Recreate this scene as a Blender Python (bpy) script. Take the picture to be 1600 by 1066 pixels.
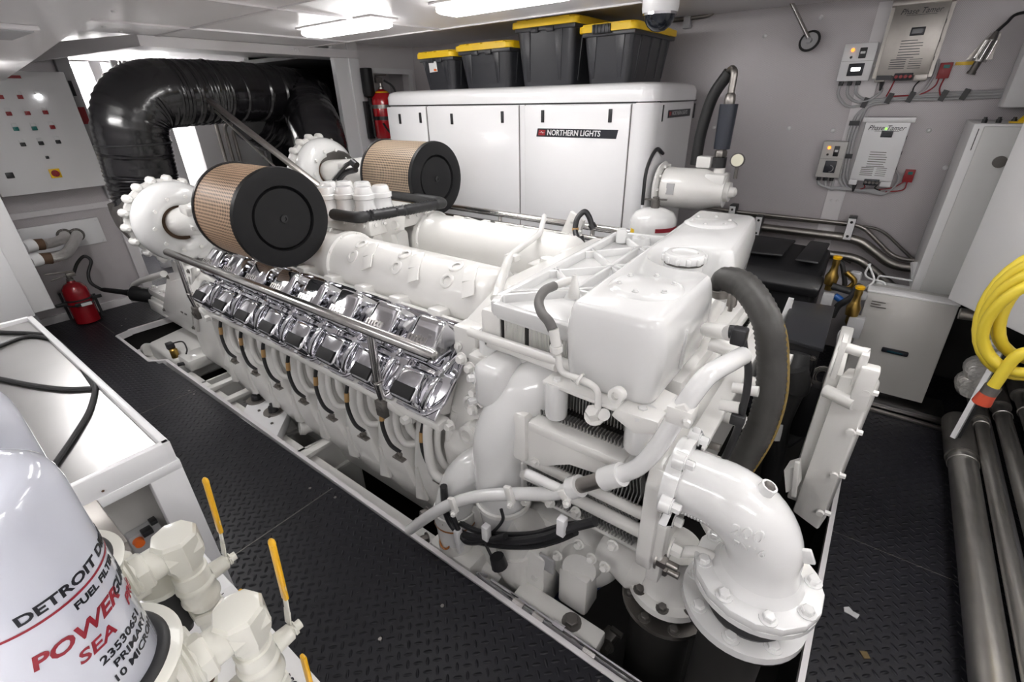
import bpy, bmesh, math, random
from mathutils import Vector, Matrix, Quaternion
V = Vector
random.seed(7)
for o in list(bpy.data.objects): bpy.data.objects.remove(o)
C = bpy.context.scene.collection
scene = bpy.context.scene

# ---------------------------------------------------------------- camera
yaw, pitch, roll = .652, .472, -.021
cam_d = bpy.data.cameras.new('camera'); cam = bpy.data.objects.new('camera', cam_d); C.objects.link(cam)
fw = V((-math.sin(yaw)*math.cos(pitch), math.cos(yaw)*math.cos(pitch), -math.sin(pitch)))
rt = V((math.cos(yaw), math.sin(yaw), 0)); up = rt.cross(fw)
rx = rt*math.cos(roll)+up*math.sin(roll); ux = up*math.cos(roll)-rt*math.sin(roll)
m = Matrix((rx, ux, -fw)).transposed().to_4x4(); m.translation = V((0, 0, 1.85))
cam.matrix_world = m
cam_d.sensor_width = 36; cam_d.lens = 36*740/1600; cam_d.clip_start = .02; cam_d.clip_end = 60
scene.camera = cam

# ---------------------------------------------------------------- world, exposure
w = bpy.data.worlds.new('world'); scene.world = w; w.use_nodes = True
w.node_tree.nodes['Background'].inputs[0].default_value = (.9, .95, 1, 1)
w.node_tree.nodes['Background'].inputs[1].default_value = .02
vs = scene.view_settings
vs.view_transform = 'Standard'; vs.look = 'None'; vs.gamma = 1; vs.use_curve_mapping = False
vs.exposure = .72
LAMP_E = 13.0

# ---------------------------------------------------------------- materials
def mat(name, col, rough=.5, metal=0, coat=0, emit=None, es=1, spec=.5, noise=0, nscale=8, bump=0, bscale=40, trans=0):
    mt = bpy.data.materials.new(name); mt.use_nodes = True
    nt = mt.node_tree; b = nt.nodes['Principled BSDF']
    b.inputs['Base Color'].default_value = (*col, 1)
    b.inputs['Roughness'].default_value = rough
    b.inputs['Metallic'].default_value = metal
    b.inputs['Coat Weight'].default_value = coat
    b.inputs['Coat Roughness'].default_value = .06
    b.inputs['Specular IOR Level'].default_value = spec
    b.inputs['Transmission Weight'].default_value = trans
    if emit: b.inputs['Emission Color'].default_value = (*emit, 1); b.inputs['Emission Strength'].default_value = es
    tc = nt.nodes.new('ShaderNodeNewGeometry')
    if noise:
        n = nt.nodes.new('ShaderNodeTexNoise'); n.inputs['Scale'].default_value = nscale; n.inputs['Detail'].default_value = 4
        nt.links.new(tc.outputs['Position'], n.inputs['Vector'])
        r = nt.nodes.new('ShaderNodeMix'); r.data_type = 'RGBA'
        r.inputs[6].default_value = (*[c*(1-noise) for c in col], 1); r.inputs[7].default_value = (*[min(1, c*(1+noise)) for c in col], 1)
        nt.links.new(n.outputs['Fac'], r.inputs[0]); nt.links.new(r.outputs[2], b.inputs['Base Color'])
    if bump:
        n = nt.nodes.new('ShaderNodeTexNoise'); n.inputs['Scale'].default_value = bscale; n.inputs['Detail'].default_value = 3
        nt.links.new(tc.outputs['Position'], n.inputs['Vector'])
        bp = nt.nodes.new('ShaderNodeBump'); bp.inputs['Strength'].default_value = bump; bp.inputs['Distance'].default_value = .01
        nt.links.new(n.outputs['Fac'], bp.inputs['Height']); nt.links.new(bp.outputs[0], b.inputs['Normal'])
    return mt

def mathn(nt, op, a, b=None, c=None):
    n = nt.nodes.new('ShaderNodeMath'); n.operation = op
    for i, v in enumerate((a, b, c)):
        if v is None: continue
        if isinstance(v, (int, float)): n.inputs[i].default_value = v
        else: nt.links.new(v, n.inputs[i])
    return n.outputs[0]

M = {}
M['paint'] = mat('engine_paint', (.80, .79, .765), .28, coat=.5, noise=.03, nscale=6, bump=.05, bscale=14)
M['paint_gloss'] = mat('gloss_tank_paint', (.77, .77, .765), .22, coat=.6)
M['white'] = mat('white_enamel', (.80, .80, .81), .32, coat=.2)
M['gen_white'] = mat('generator_white', (.80, .80, .81), .25, coat=.35)
M['cab_white'] = mat('cabinet_white', (.76, .755, .76), .35)
M['cream'] = mat('cream_paint', (.72, .71, .64), .3, coat=.4)
M['greybox'] = mat('light_grey_enamel', (.50, .49, .47), .4)
M['ceil'] = mat('ceiling_panel', (.78, .76, .77), .3)
M['trim'] = mat('wall_trim', (.70, .68, .69), .35)
M['black'] = mat('black_plastic', (.018, .018, .02), .38)
M['satin'] = mat('satin_black_plastic', (.009, .009, .010), .5, spec=.3)
M['rubber'] = mat('black_rubber', (.02, .02, .021), .5)
M['hosegrey'] = mat('grey_ribbed_hose', (.05, .048, .045), .45, bump=.12, bscale=30)
M['hosemid'] = mat('mid_grey_hose', (.13, .125, .12), .5)
M['wrap'] = mat('shiny_black_wrap', (.008, .0075, .009), .24, coat=.25)
M['totes'] = mat('tote_black', (.028, .029, .034), .38, noise=.15, nscale=5)
M['yellow'] = mat('yellow_plastic', (.86, .56, .01), .4)
M['yellowhose'] = mat('yellow_cable', (.72, .56, .045), .38)
M['handle'] = mat('yellow_grip', (.82, .44, .005), .28, coat=.4)
M['red'] = mat('red_paint', (.45, .008, .015), .22, coat=.5)
M['red_dark'] = mat('dark_red_paint', (.27, .006, .012), .22, coat=.5)
M['redp'] = mat('red_plastic', (.30, .015, .02), .4)
M['ink_red'] = mat('red_print', (.30, .015, .03), .4)
M['ink'] = mat('black_print', (.012, .013, .02), .4)
M['chrome'] = mat('chrome', (.72, .72, .75), .07, metal=1)
M['steel'] = mat('polished_steel', (.60, .585, .57), .2, metal=1, noise=.12, nscale=20)
M['pipe'] = mat('dull_pipe_steel', (.55, .535, .51), .3, metal=.9, noise=.12, nscale=14)
M['galv'] = mat('brushed_steel', (.34, .32, .30), .38, metal=1, noise=.2, nscale=14)
M['dull'] = mat('dull_steel', (.17, .16, .15), .5, metal=.7, noise=.3, nscale=10)
M['ss'] = mat('stainless_tray', (.40, .395, .39), .30, metal=1, noise=.12, nscale=3, bump=.05, bscale=9)
M['brass'] = mat('brass', (.40, .26, .07), .3, metal=1)
M['foil'] = mat('foil', (.80, .78, .76), .3, metal=.8, bump=1, bscale=45)
M['brown'] = mat('brown_lagging', (.10, .055, .03), .7)
M['blue'] = mat('blue_hose', (.01, .03, .12), .4)
M['bluep'] = mat('blue_plastic', (.01, .09, .33), .4)
M['tan'] = mat('tan_tape', (.50, .30, .12), .6)
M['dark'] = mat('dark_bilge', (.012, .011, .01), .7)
M['fin'] = mat('dark_fin_plates', (.34, .335, .33), .38, metal=.6)
M['grey_lite'] = mat('pale_grey', (.42, .42, .43), .45)
M['lens'] = mat('lamp_lens', (1, 1, 1), .4, emit=(1, .985, .97), es=LAMP_E)
M['fill_dim'] = mat('dim_fill_lens', (1, 1, 1), .4, emit=(1, .985, .97), es=LAMP_E*.5)  # half strength lens for added lights out of view
M['fill_left'] = mat('left_fill_lens', (1, 1, 1), .4, emit=(1, .985, .97), es=LAMP_E*1.7)  # stronger lens of an added light that brightens the left wall
M['lens_far'] = mat('corridor_lamp_lens', (1, 1, 1), .4, emit=(1, .97, .95), es=30)
M['led_o'] = mat('orange_indicator', (.9, .2, .02), .4, emit=(1, .25, .03), es=1.5)
M['led_w'] = mat('white_indicator', (1, 1, 1), .4, emit=(1, 1, 1), es=4)
M['led_g'] = mat('green_indicator', (.3, .9, .1), .4, emit=(.3, 1, .1), es=1)
M['teal'] = mat('teal_button', (.0, .16, .14), .4)
M['screen'] = mat('dark_screen', (.01, .013, .02), .12)
M['paper'] = mat('white_label', (.75, .75, .75), .5)
M['glass'] = mat('gauge_face', (.72, .70, .55), .2)
M['orange'] = mat('orange_mark', (.8, .15, .02), .4)
M['amber'] = mat('amber_ring', (.35, .12, .02), .3)

def perforated(name, col, metal, rough, pitch):
    mt = mat(name, col, rough, metal=metal); nt = mt.node_tree; b = nt.nodes['Principled BSDF']
    g = nt.nodes.new('ShaderNodeNewGeometry'); s = nt.nodes.new('ShaderNodeSeparateXYZ'); nt.links.new(g.outputs['Position'], s.inputs[0])
    u = mathn(nt, 'MULTIPLY', mathn(nt, 'ADD', s.outputs[0], s.outputs[1]), 6.2832/pitch)
    v = mathn(nt, 'MULTIPLY', s.outputs[2], 6.2832/pitch)
    h = mathn(nt, 'MULTIPLY', mathn(nt, 'SINE', u), mathn(nt, 'SINE', v))
    k = nt.nodes.new('ShaderNodeMapRange'); k.inputs[1].default_value = .1; k.inputs[2].default_value = .7; nt.links.new(h, k.inputs[0])
    mx = nt.nodes.new('ShaderNodeMix'); mx.data_type = 'RGBA'
    mx.inputs[6].default_value = (*col, 1); mx.inputs[7].default_value = (*[c*.6 for c in col], 1)
    nt.links.new(k.outputs[0], mx.inputs[0]); nt.links.new(mx.outputs[2], b.inputs['Base Color'])
    return mt
M['wall'] = perforated('perforated_wall_panel', (.54, .51, .525), .15, .38, .009)

def diamond():
    mt = mat('diamond_plate_rubber', (.012, .012, .016), .42, spec=.28); nt = mt.node_tree; b = nt.nodes['Principled BSDF']
    g = nt.nodes.new('ShaderNodeNewGeometry'); s = nt.nodes.new('ShaderNodeSeparateXYZ'); nt.links.new(g.outputs['Position'], s.inputs[0])
    p = .036*1.4142
    u = mathn(nt, 'DIVIDE', mathn(nt, 'ADD', s.outputs[0], s.outputs[1]), p)
    v = mathn(nt, 'DIVIDE', mathn(nt, 'SUBTRACT', s.outputs[0], s.outputs[1]), p)
    fu = mathn(nt, 'SUBTRACT', mathn(nt, 'FRACT', u), .5); fv = mathn(nt, 'SUBTRACT', mathn(nt, 'FRACT', v), .5)
    par = mathn(nt, 'FLOORED_MODULO', mathn(nt, 'ADD', mathn(nt, 'FLOOR', u), mathn(nt, 'FLOOR', v)), 2.0)
    inv = mathn(nt, 'SUBTRACT', 1.0, par)
    a = mathn(nt, 'ADD', mathn(nt, 'MULTIPLY', fu, par), mathn(nt, 'MULTIPLY', fv, inv))
    c = mathn(nt, 'ADD', mathn(nt, 'MULTIPLY', fv, par), mathn(nt, 'MULTIPLY', fu, inv))
    d = mathn(nt, 'ADD', mathn(nt, 'POWER', mathn(nt, 'DIVIDE', mathn(nt, 'ABSOLUTE', a), .47), 2.0),
              mathn(nt, 'POWER', mathn(nt, 'DIVIDE', mathn(nt, 'ABSOLUTE', c), .17), 2.0))
    h = mathn(nt, 'MAXIMUM', mathn(nt, 'SUBTRACT', 1.0, d), 0.0)
    bp = nt.nodes.new('ShaderNodeBump'); bp.inputs['Strength'].default_value = 1; bp.inputs['Distance'].default_value = .005
    nt.links.new(h, bp.inputs['Height']); nt.links.new(bp.outputs[0], b.inputs['Normal'])
    return mt
M['floor'] = diamond()

def mesh_filter(name, base, dark):
    mt = mat(name, base, .5); nt = mt.node_tree; b = nt.nodes['Principled BSDF']
    uv = nt.nodes.new('ShaderNodeUVMap'); s = nt.nodes.new('ShaderNodeSeparateXYZ'); nt.links.new(uv.outputs[0], s.inputs[0])
    a = mathn(nt, 'MULTIPLY', mathn(nt, 'ADD', s.outputs[0], s.outputs[1]), 6.2832)
    c = mathn(nt, 'MULTIPLY', mathn(nt, 'SUBTRACT', s.outputs[0], s.outputs[1]), 6.2832)
    h = mathn(nt, 'MULTIPLY', mathn(nt, 'SINE', a), mathn(nt, 'SINE', c))
    k = nt.nodes.new('ShaderNodeMapRange'); k.inputs[1].default_value = -.1; k.inputs[2].default_value = .35; nt.links.new(h, k.inputs[0])
    mx = nt.nodes.new('ShaderNodeMix'); mx.data_type = 'RGBA'
    mx.inputs[6].default_value = (*base, 1); mx.inputs[7].default_value = (*dark, 1)
    nt.links.new(k.outputs[0], mx.inputs[0]); nt.links.new(mx.outputs[2], b.inputs['Base Color'])
    return mt
M['mesh_tan'] = mesh_filter('tan_filter_mesh', (.60, .41, .27), (.10, .055, .03))
M['mesh_brown'] = mesh_filter('brown_filter_mesh', (.36, .27, .19), (.05, .035, .025))

# ---------------------------------------------------------------- mesh builder
def frames(pts):
    n = len(pts); T = []
    for i in range(n):
        a = pts[max(0, i-1)]; b = pts[min(n-1, i+1)]; t = (b-a)
        T.append(t.normalized() if t.length > 1e-9 else V((0, 0, 1)))
    ref = V((0, 0, 1)) if abs(T[0].z) < .9 else V((0, 1, 0))
    N = [(ref-T[0]*ref.dot(T[0])).normalized()]
    for i in range(1, n):
        q = T[i-1].rotation_difference(T[i]); v = q @ N[-1]; N.append((v-T[i]*v.dot(T[i])).normalized())
    return T, N

def fillet(pts, r, k=6):
    pts = [V(p) for p in pts]
    if r <= 0 or len(pts) < 3: return pts
    out = [pts[0]]
    for i in range(1, len(pts)-1):
        a, b, c = pts[i-1], pts[i], pts[i+1]
        u = (a-b); v = (c-b); d = min(r, u.length*.48, v.length*.48)
        p = b+u.normalized()*d; q = b+v.normalized()*d
        for j in range(k+1):
            t = j/k; out.append(p*(1-t)**2+b*2*t*(1-t)+q*t*t)
    out.append(pts[-1]); return out

def smooth(pts, k=8):
    pts = [V(p) for p in pts]
    if len(pts) < 3: return pts
    P = [pts[0]*2-pts[1]]+pts+[pts[-1]*2-pts[-2]]; out = []
    for i in range(1, len(P)-2):
        for j in range(k):
            t = j/k; a, b, c, d = P[i-1], P[i], P[i+1], P[i+2]
            out.append(.5*((2*b)+(-a+c)*t+(2*a-5*b+4*c-d)*t*t+(-a+3*b-3*c+d)*t**3))
    out.append(pts[-1]); return out

class B:
    def __init__(s): s.m = bmesh.new(); s.uv = None
    def _add(s, verts, faces, mt=None):
        vs = [s.m.verts.new(mt @ V(v) if mt else v) for v in verts]
        fs = []
        for f in faces:
            try: fs.append(s.m.faces.new([vs[i] for i in f]))
            except ValueError: pass
        return vs, fs
    def box(s, lo, hi, bev=0, mt=None, seg=2):
        lo = V(lo); hi = V(hi)
        x0, y0, z0 = [min(a, b) for a, b in zip(lo, hi)]; x1, y1, z1 = [max(a, b) for a, b in zip(lo, hi)]
        vs, fs = s._add([(x0,y0,z0),(x1,y0,z0),(x1,y1,z0),(x0,y1,z0),(x0,y0,z1),(x1,y0,z1),(x1,y1,z1),(x0,y1,z1)],
            [(0,3,2,1),(4,5,6,7),(0,1,5,4),(1,2,6,5),(2,3,7,6),(3,0,4,7)], mt)
        if bev > 0:
            es = list({e for f in fs for e in f.edges})
            bmesh.ops.bevel(s.m, geom=es, offset=bev, segments=seg, affect='EDGES', profile=.5)
        return s
    def cbox(s, c, size, bev=0, rot=None, seg=2):
        c = V(c); h = V(size)/2
        mt = Matrix.Translation(c) @ (rot.to_4x4() if rot else Matrix.Identity(4))
        return s.box(-h, h, bev, mt, seg)
    def bar(s, a, b, wd, th, bev=0, upv=(0, 0, 1)):
        a = V(a); b = V(b); x = (b-a); L = x.length; x.normalize(); z = V(upv); z = (z-x*z.dot(x)).normalized(); y = z.cross(x)
        mt = Matrix((x, y, z)).transposed().to_4x4(); mt.translation = (a+b)/2
        return s.box((-L/2, -wd/2, -th/2), (L/2, wd/2, th/2), bev, mt)
    def tube(s, pts, r, seg=14, fil=0, sm=False, caps=True, k=6, hollow=0):
        pts = [V(p) for p in pts]
        if sm: pts = smooth(pts, k)
        elif fil: pts = fillet(pts, fil, k)
        T, N = frames(pts); n = len(pts); rings = []
        for i, p in enumerate(pts):
            rr = r[i] if isinstance(r, list) else (r(i/(n-1)) if callable(r) else r)
            bn = T[i].cross(N[i])
            rings.append([s.m.verts.new(p+(N[i]*math.cos(2*math.pi*j/seg)+bn*math.sin(2*math.pi*j/seg))*rr) for j in range(seg)])
        for i in range(n-1):
            for j in range(seg):
                s.m.faces.new((rings[i][j], rings[i][(j+1) % seg], rings[i+1][(j+1) % seg], rings[i+1][j]))
        if caps:
            s.m.faces.new(rings[0][::-1]); s.m.faces.new(rings[-1])
        return s
    def cyl(s, a, b, r, seg=20, r2=None): return s.lathe(a, V(b)-V(a), [(0, r), (1, r if r2 is None else r2)], seg, True)
    def lathe(s, o, axis, prof, seg=24, unit=False, caps=True, ang=None):
        """prof: list of (distance along axis, radius)"""
        o = V(o); ax = V(axis); L = ax.length if unit else 1; ax.normalize()
        ref = V((0, 0, 1)) if abs(ax.z) < .9 else V((1, 0, 0))
        if ang is not None: pass
        n = (ref-ax*ref.dot(ax)).normalized(); bn = ax.cross(n); rings = []
        for d, r in prof:
            c = o+ax*d*L
            if r < 1e-6: rings.append([s.m.verts.new(c)])
            else: rings.append([s.m.verts.new(c+(n*math.cos(2*math.pi*j/seg)+bn*math.sin(2*math.pi*j/seg))*r) for j in range(seg)])
        for a, b in zip(rings, rings[1:]):
            for j in range(seg):
                k = (j+1) % seg
                if len(a) == 1 and len(b) == 1: continue
                if len(a) == 1: s.m.faces.new((a[0], b[k], b[j]))
                elif len(b) == 1: s.m.faces.new((a[j], a[k], b[0]))
                else: s.m.faces.new((a[j], a[k], b[k], b[j]))
        if caps:
            if len(rings[0]) > 1: s.m.faces.new(rings[0][::-1])
            if len(rings[-1]) > 1: s.m.faces.new(rings[-1])
        return s
    def hexb(s, p, axis, r=.012, h=.010, washer=True):
        p = V(p); ax = V(axis).normalized()
        if washer: s.lathe(p, ax, [(0, r*1.45), (r*.25, r*1.45)], 14); p = p+ax*r*.25
        s.lathe(p, ax, [(0, r), (h*.85, r), (h, r*.85)], 6); return s
    def prism(s, poly, vec, bev=0, seg=2, mt=None):
        """poly: 3d points of one face, extruded along vec"""
        vec = V(vec); a = [V(p) for p in poly]; n = len(a)
        vs, fs = s._add(a+[p+vec for p in a], [tuple(range(n))[::-1], tuple(range(n, 2*n))]+[(i, (i+1) % n, n+(i+1) % n, n+i) for i in range(n)], mt)
        if bev > 0:
            es = list({e for f in fs for e in f.edges})
            bmesh.ops.bevel(s.m, geom=es, offset=bev, segments=seg, affect='EDGES', profile=.5)
        return s
    def torus(s, c, axis, R, r, seg=28, rs=8, a0=0, a1=360):
        c = V(c); ax = V(axis).normalized(); ref = V((0, 0, 1)) if abs(ax.z) < .9 else V((1, 0, 0))
        n = (ref-ax*ref.dot(ax)).normalized(); bn = ax.cross(n); k = seg
        pts = [c+(n*math.cos(math.radians(a0+(a1-a0)*i/k))+bn*math.sin(math.radians(a0+(a1-a0)*i/k)))*R for i in range(k+1)]
        return s.tube(pts, r, rs, caps=(a1-a0) < 360)
    def sphere(s, c, r, sc=(1, 1, 1), seg=16):
        mt = Matrix.Translation(V(c)) @ Matrix.Diagonal((*[x*r for x in sc], 1))
        bmesh.ops.create_uvsphere(s.m, u_segments=seg, v_segments=max(6, seg//2), radius=1, matrix=mt); return s
    def plate(s, loop_out, vec, holes=()):
        return s.prism(loop_out, vec)
    def text(s, body, o, xdir, ydir, size, ext=.001, shear=0, bold=0, wide=1, align='LEFT'):
        cu = bpy.data.curves.new('t', 'FONT'); cu.body = body; cu.size = size; cu.extrude = ext; cu.shear = shear; cu.offset = bold*size
        cu.align_x = align; cu.align_y = 'CENTER'; cu.resolution_u = 3
        ob = bpy.data.objects.new('t', cu); C.objects.link(ob)
        dg = bpy.context.evaluated_depsgraph_get(); me = bpy.data.meshes.new_from_object(ob.evaluated_get(dg))
        x = V(xdir).normalized(); y = V(ydir); y = (y-x*y.dot(x)).normalized(); z = x.cross(y)
        mt = Matrix((x*wide, y, z)).transposed().to_4x4(); mt.translation = V(o)
        me.transform(mt); s.m.from_mesh(me)
        bpy.data.objects.remove(ob); bpy.data.curves.remove(cu); bpy.data.meshes.remove(me); return s
    def obj(s, name, material, parent=None, loc=None, sharp=38, flat=False, fix=True, sub=0):
        if fix: bmesh.ops.recalc_face_normals(s.m, faces=s.m.faces)
        me = bpy.data.meshes.new(name); s.m.to_mesh(me); s.m.free()
        o = bpy.data.objects.new(name, me); C.objects.link(o)
        me.materials.append(M[material] if isinstance(material, str) else material)
        for p in me.polygons: p.use_smooth = not flat
        if not flat: me.set_sharp_from_angle(angle=math.radians(sharp))
        if parent is not None:
            r = parent
            while r.parent: r = r.parent
            o.parent = parent; me.transform(Matrix.Translation(-r.location))
        else:
            co = [v.co for v in me.vertices]
            if loc is None and co:
                lo = V([min(c[i] for c in co) for i in range(3)]); hi = V([max(c[i] for c in co) for i in range(3)])
                loc = V(((lo.x+hi.x)/2, (lo.y+hi.y)/2, lo.z))
            loc = V(loc) if loc is not None else V((0, 0, 0))
            me.transform(Matrix.Translation(-loc)); o.location = loc
        if sub:
            md = o.modifiers.new('s', 'SUBSURF'); md.levels = sub; md.render_levels = sub
        return o

def thing(name, label, cat, loc=(0, 0, 0), group=None):
    o = bpy.data.objects.new(name, None); C.objects.link(o); o.location = V(loc); o.empty_display_size = .1
    o['label'] = label; o['category'] = cat
    if group: o['group'] = group
    return o
def tag(o, label, cat, group=None, kind=None):
    o['label'] = label; o['category'] = cat
    if group: o['group'] = group
    if kind: o['kind'] = kind
    return o
def struct(o): o['kind'] = 'structure'; return o
def dup(root, delta, label=None, group=None):
    def cp(o, par):
        c = o.copy(); C.objects.link(c)
        if par is not None: c.parent = par
        for ch in [x for x in kids.get(o, [])]: cp(ch, c)
        return c
    kids = {}
    for x in list(C.objects):
        if x.parent: kids.setdefault(x.parent, []).append(x)
    r = cp(root, None); r.location = root.location+V(delta)
    if label: r['label'] = label
    if group: r['group'] = group
    return r
def rotm(axis, deg): return Matrix.Rotation(math.radians(deg), 3, axis)
X, Y, Z = V((1, 0, 0)), V((0, 1, 0)), V((0, 0, 1))

# ================================================================ ROOM
# floor panels around the engine pit
b = B()
PIT = [(-5.24, .905), (-4.40, .90), (-4.30, .97), (.22, .97), (.22, 3.0), (-5.24, 3.0)]
def quad(b, x0, y0, x1, y1, z0=-.03, z1=0): b.box((x0, y0, z0), (x1, y1, z1))
quad(b, -6.2, -1.2, 1.7, .90); quad(b, -4.30, .90, 1.7, .955); quad(b, .22, .955, 1.7, 4.4)
quad(b, -4.40, .90, -4.30, .93)
quad(b, -8.6, .90, -5.26, 5.2); quad(b, -8.6, -1.2, -6.2, .9); quad(b, -5.26, 3.0, .22, 5.2)
struct(b.obj('floor', 'floor', flat=True))
# plate seams and screws (thin strips let into the floor)
b = B()
for x in (-3.62, -1.95, -.35): b.box((x-.003, .2, -.001), (x+.003, .93, .0012))
b.box((.22, 2.16, -.001), (.70, 2.163, .0012)); b.box((.22, 1.16, -.001), (.70, 1.163, .0012))
b.box((-6.0, .915, -.001), (-5.3, .921, .0012))
struct(b.obj('trim_1', 'dull'))
b = B()
for x, y in ((-3.66, .90), (-3.58, .90), (-2.05, .86), (-1.88, .90), (-1.0, .80), (-.30, .45), (-1.1, .56), (-5.6, 1.1), (-5.45, 1.02)):
    b.lathe((x, y, 0), Z, [(0, .008), (.002, .007)], 10)
struct(b.obj('trim_2', 'galv'))
# white lip around the pit
b = B()
lip = [(-5.26, 1.02), (-5.22, .905), (-4.42, .895), (-4.32, .985), (.22, .955)]
for (x0, y0), (x1, y1) in zip(lip, lip[1:]):
    b.bar((x0, y0+.008, -.022), (x1, y1+.008, -.022), .022, .052)
b.bar((-5.27, 1.02, -.02), (-5.27, 3.0, -.02), .03, .05); b.bar((.225, .96, -.02), (.225, 3.0, -.02), .02, .05)
struct(b.obj('trim_3', 'trim'))
# pit walls and bottom
b = B()
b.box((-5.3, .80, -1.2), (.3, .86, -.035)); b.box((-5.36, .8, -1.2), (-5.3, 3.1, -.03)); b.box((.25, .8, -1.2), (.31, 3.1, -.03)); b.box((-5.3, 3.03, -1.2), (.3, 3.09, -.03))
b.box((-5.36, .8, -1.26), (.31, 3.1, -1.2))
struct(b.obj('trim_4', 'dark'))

# ceiling
b = B()
b.box((-4.62, -1.3, 2.32), (1.8, 3.02, 2.38)); b.box((-5.1, 3.02, 2.385), (1.8, 4.5, 2.45)); b.box((-9.0, -1.3, 2.34), (-4.62, 5.4, 2.40))
struct(b.obj('ceiling', 'ceil', flat=True))
b = B()   # battens between ceiling panels
for y in (.75, 1.75, 3.0): b.box((-4.6, y-.012, 2.312), (1.6, y+.012, 2.321))
for x in (-4.0, -2.9, -1.3, .3): b.box((x-.012, .7, 2.310), (x+.012, 3.0, 2.321))
struct(b.obj('trim_5', 'trim', flat=True))
# lowered soffit on the near side
b = B()
b.prism([(-6.05, -1.2, 2.06), (1.6, -1.2, 2.06), (1.6, .10, 2.06), (-.34, .36, 2.06), (-3.26, .72, 2.06), (-6.05, 1.05, 2.06)], (0, 0, .27))
struct(b.obj('trim_6', 'ceil', flat=True))
b = B()
for x, y in ((-1.1, .33), (-2.2, .45), (-3.3, .58), (-4.4, .72)): b.lathe((x, y, 2.06), (0, 0, -1), [(0, .014), (.006, .012)], 12)
for x, y in ((-3.6, 1.2), (-4.3, 1.35), (-4.45, 1.75), (-4.5, 1.5)): b.lathe((x, y, 2.32), (0, 0, -1), [(0, .014), (.008, .011)], 12)
struct(b.obj('trim_7', 'paper'))
# cross beam over the exhaust opening
b = B()
b.box((-4.66, 1.62, 2.245), (-4.578, 3.56, 2.318), .004); b.box((-4.90, 1.62, 2.245), (-4.66, 3.55, 2.27))
b.prism([(-4.60, 1.62, 2.32), (-4.60, 1.62, 2.245), (-5.9, 1.25, 2.20), (-5.9, 1.25, 2.32)], (0, .03, 0))
for y in (2.86, 2.89, 2.83): b.lathe((-4.578, y, 2.285), X, [(0, .012), (.006, .01)], 10)
struct(b.obj('trim_8', 'trim', flat=True))

# left wall with the switch panels: stops at the exhaust opening
b = B()
b.prism([(-6.08, -1.2, 0), (-6.08, 1.52, 0), (-6.14, 1.52, 0), (-6.14, -1.2, 0)], (0, 0, 2.34))
struct(b.obj('wall_left', 'wall', flat=True))
b = B()
b.box((-6.08, .45, .98), (-6.06, 1.52, 1.03)); b.box((-6.10, 1.44, 0), (-6.04, 1.53, 1.05), .004)
for y in (.7, 1.0, 1.3): b.lathe((-6.06, y, 1.005), X, [(0, .009), (.004, .007)], 8)
struct(b.obj('trim_9', 'trim'))
b = B(); b.box((-6.08, .4, 0), (-6.055, 1.52, .07)); struct(b.obj('baseboard_left', 'trim'))
# wall parts beyond the exhaust opening
b = B()
b.box((-8.2, .2, 0), (-8.1, 5.2, 2.34)); b.box((-8.2, 4.75, 0), (-5.4, 4.85, 2.34))
struct(b.obj('wall_far', 'white', flat=True))
b = B()   # partition carrying the niche (left end of the generator bay)
b.prism([(-4.60, 3.26, .0), (-4.60, 3.52, .0), (-4.66, 3.56, .0), (-4.66, 3.26, .0)], (0, 0, 2.39))
b.box((-4.62, 3.42, 0), (-4.585, 3.54, 2.39), .004)
struct(b.obj('trim_10', 'white', flat=True))
b = B()
# wall with the niche: faces the room between the post and the back wall
b.box((-4.72, 3.53, 0), (-4.60, 3.70, 2.39)); b.box((-4.72, 3.70, 2.14), (-4.60, 4.30, 2.39)); b.box((-4.72, 3.70, 0), (-4.60, 4.30, 1.50))
b.box((-4.72, 4.22, 1.5), (-4.60, 4.30, 2.14)); b.box((-5.1, 3.6, 1.3), (-5.05, 4.35, 2.33))
struct(b.obj('wall_niche', 'trim', flat=True))
b = B()
b.box((-4.60, 3.66, 2.12), (-4.585, 4.26, 2.17)); b.box((-4.60, 3.66, 1.5), (-4.585, 3.70, 2.12)); b.box((-4.60, 4.20, 1.5), (-4.585, 4.25, 2.12))
struct(b.obj('trim_11', 'white', flat=True))
# back wall
b = B()
b.box((-5.1, 4.30, 0), (1.8, 4.38, 2.45)); struct(b.obj('wall_back', 'wall', flat=True))
b = B()
for x in (-.255, -1.76): b.box((x-.055, 4.285, .5), (x+.055, 4.30, 2.35))
b.box((-2.0, 4.285, .52), (.3, 4.3, .58))
for x in (-.255, -1.76):
    for z in (.62, 1.14, 2.0):
        for s_ in (-.018, .018): b.lathe((x+s_, 4.285, z), (0, -1, 0), [(0, .008), (.004, .006)], 8)
struct(b.obj('trim_12', 'trim'))
b = B()
for x, z in ((-.62, 2.30), (-.95, 2.22), (-1.2, 1.62), (-.66, 1.62), (-.38, 1.61), (.15, 1.62), (.30, 1.40)): b.lathe((x, 4.30, z), (0, -1, 0), [(0, .015), (.008, .008), (.010, 0)], 10)
struct(b.obj('trim_13', 'paper'))
# right and near walls (outside the frame, they close the room)
b = B(); b.box((1.6, -1.3, 0), (1.68, 4.4, 2.4)); struct(b.obj('wall_right', 'trim', flat=True))
b = B(); b.box((-6.1, -1.3, 0), (1.7, -1.2, 2.4)); struct(b.obj('wall_near', 'trim', flat=True))

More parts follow.
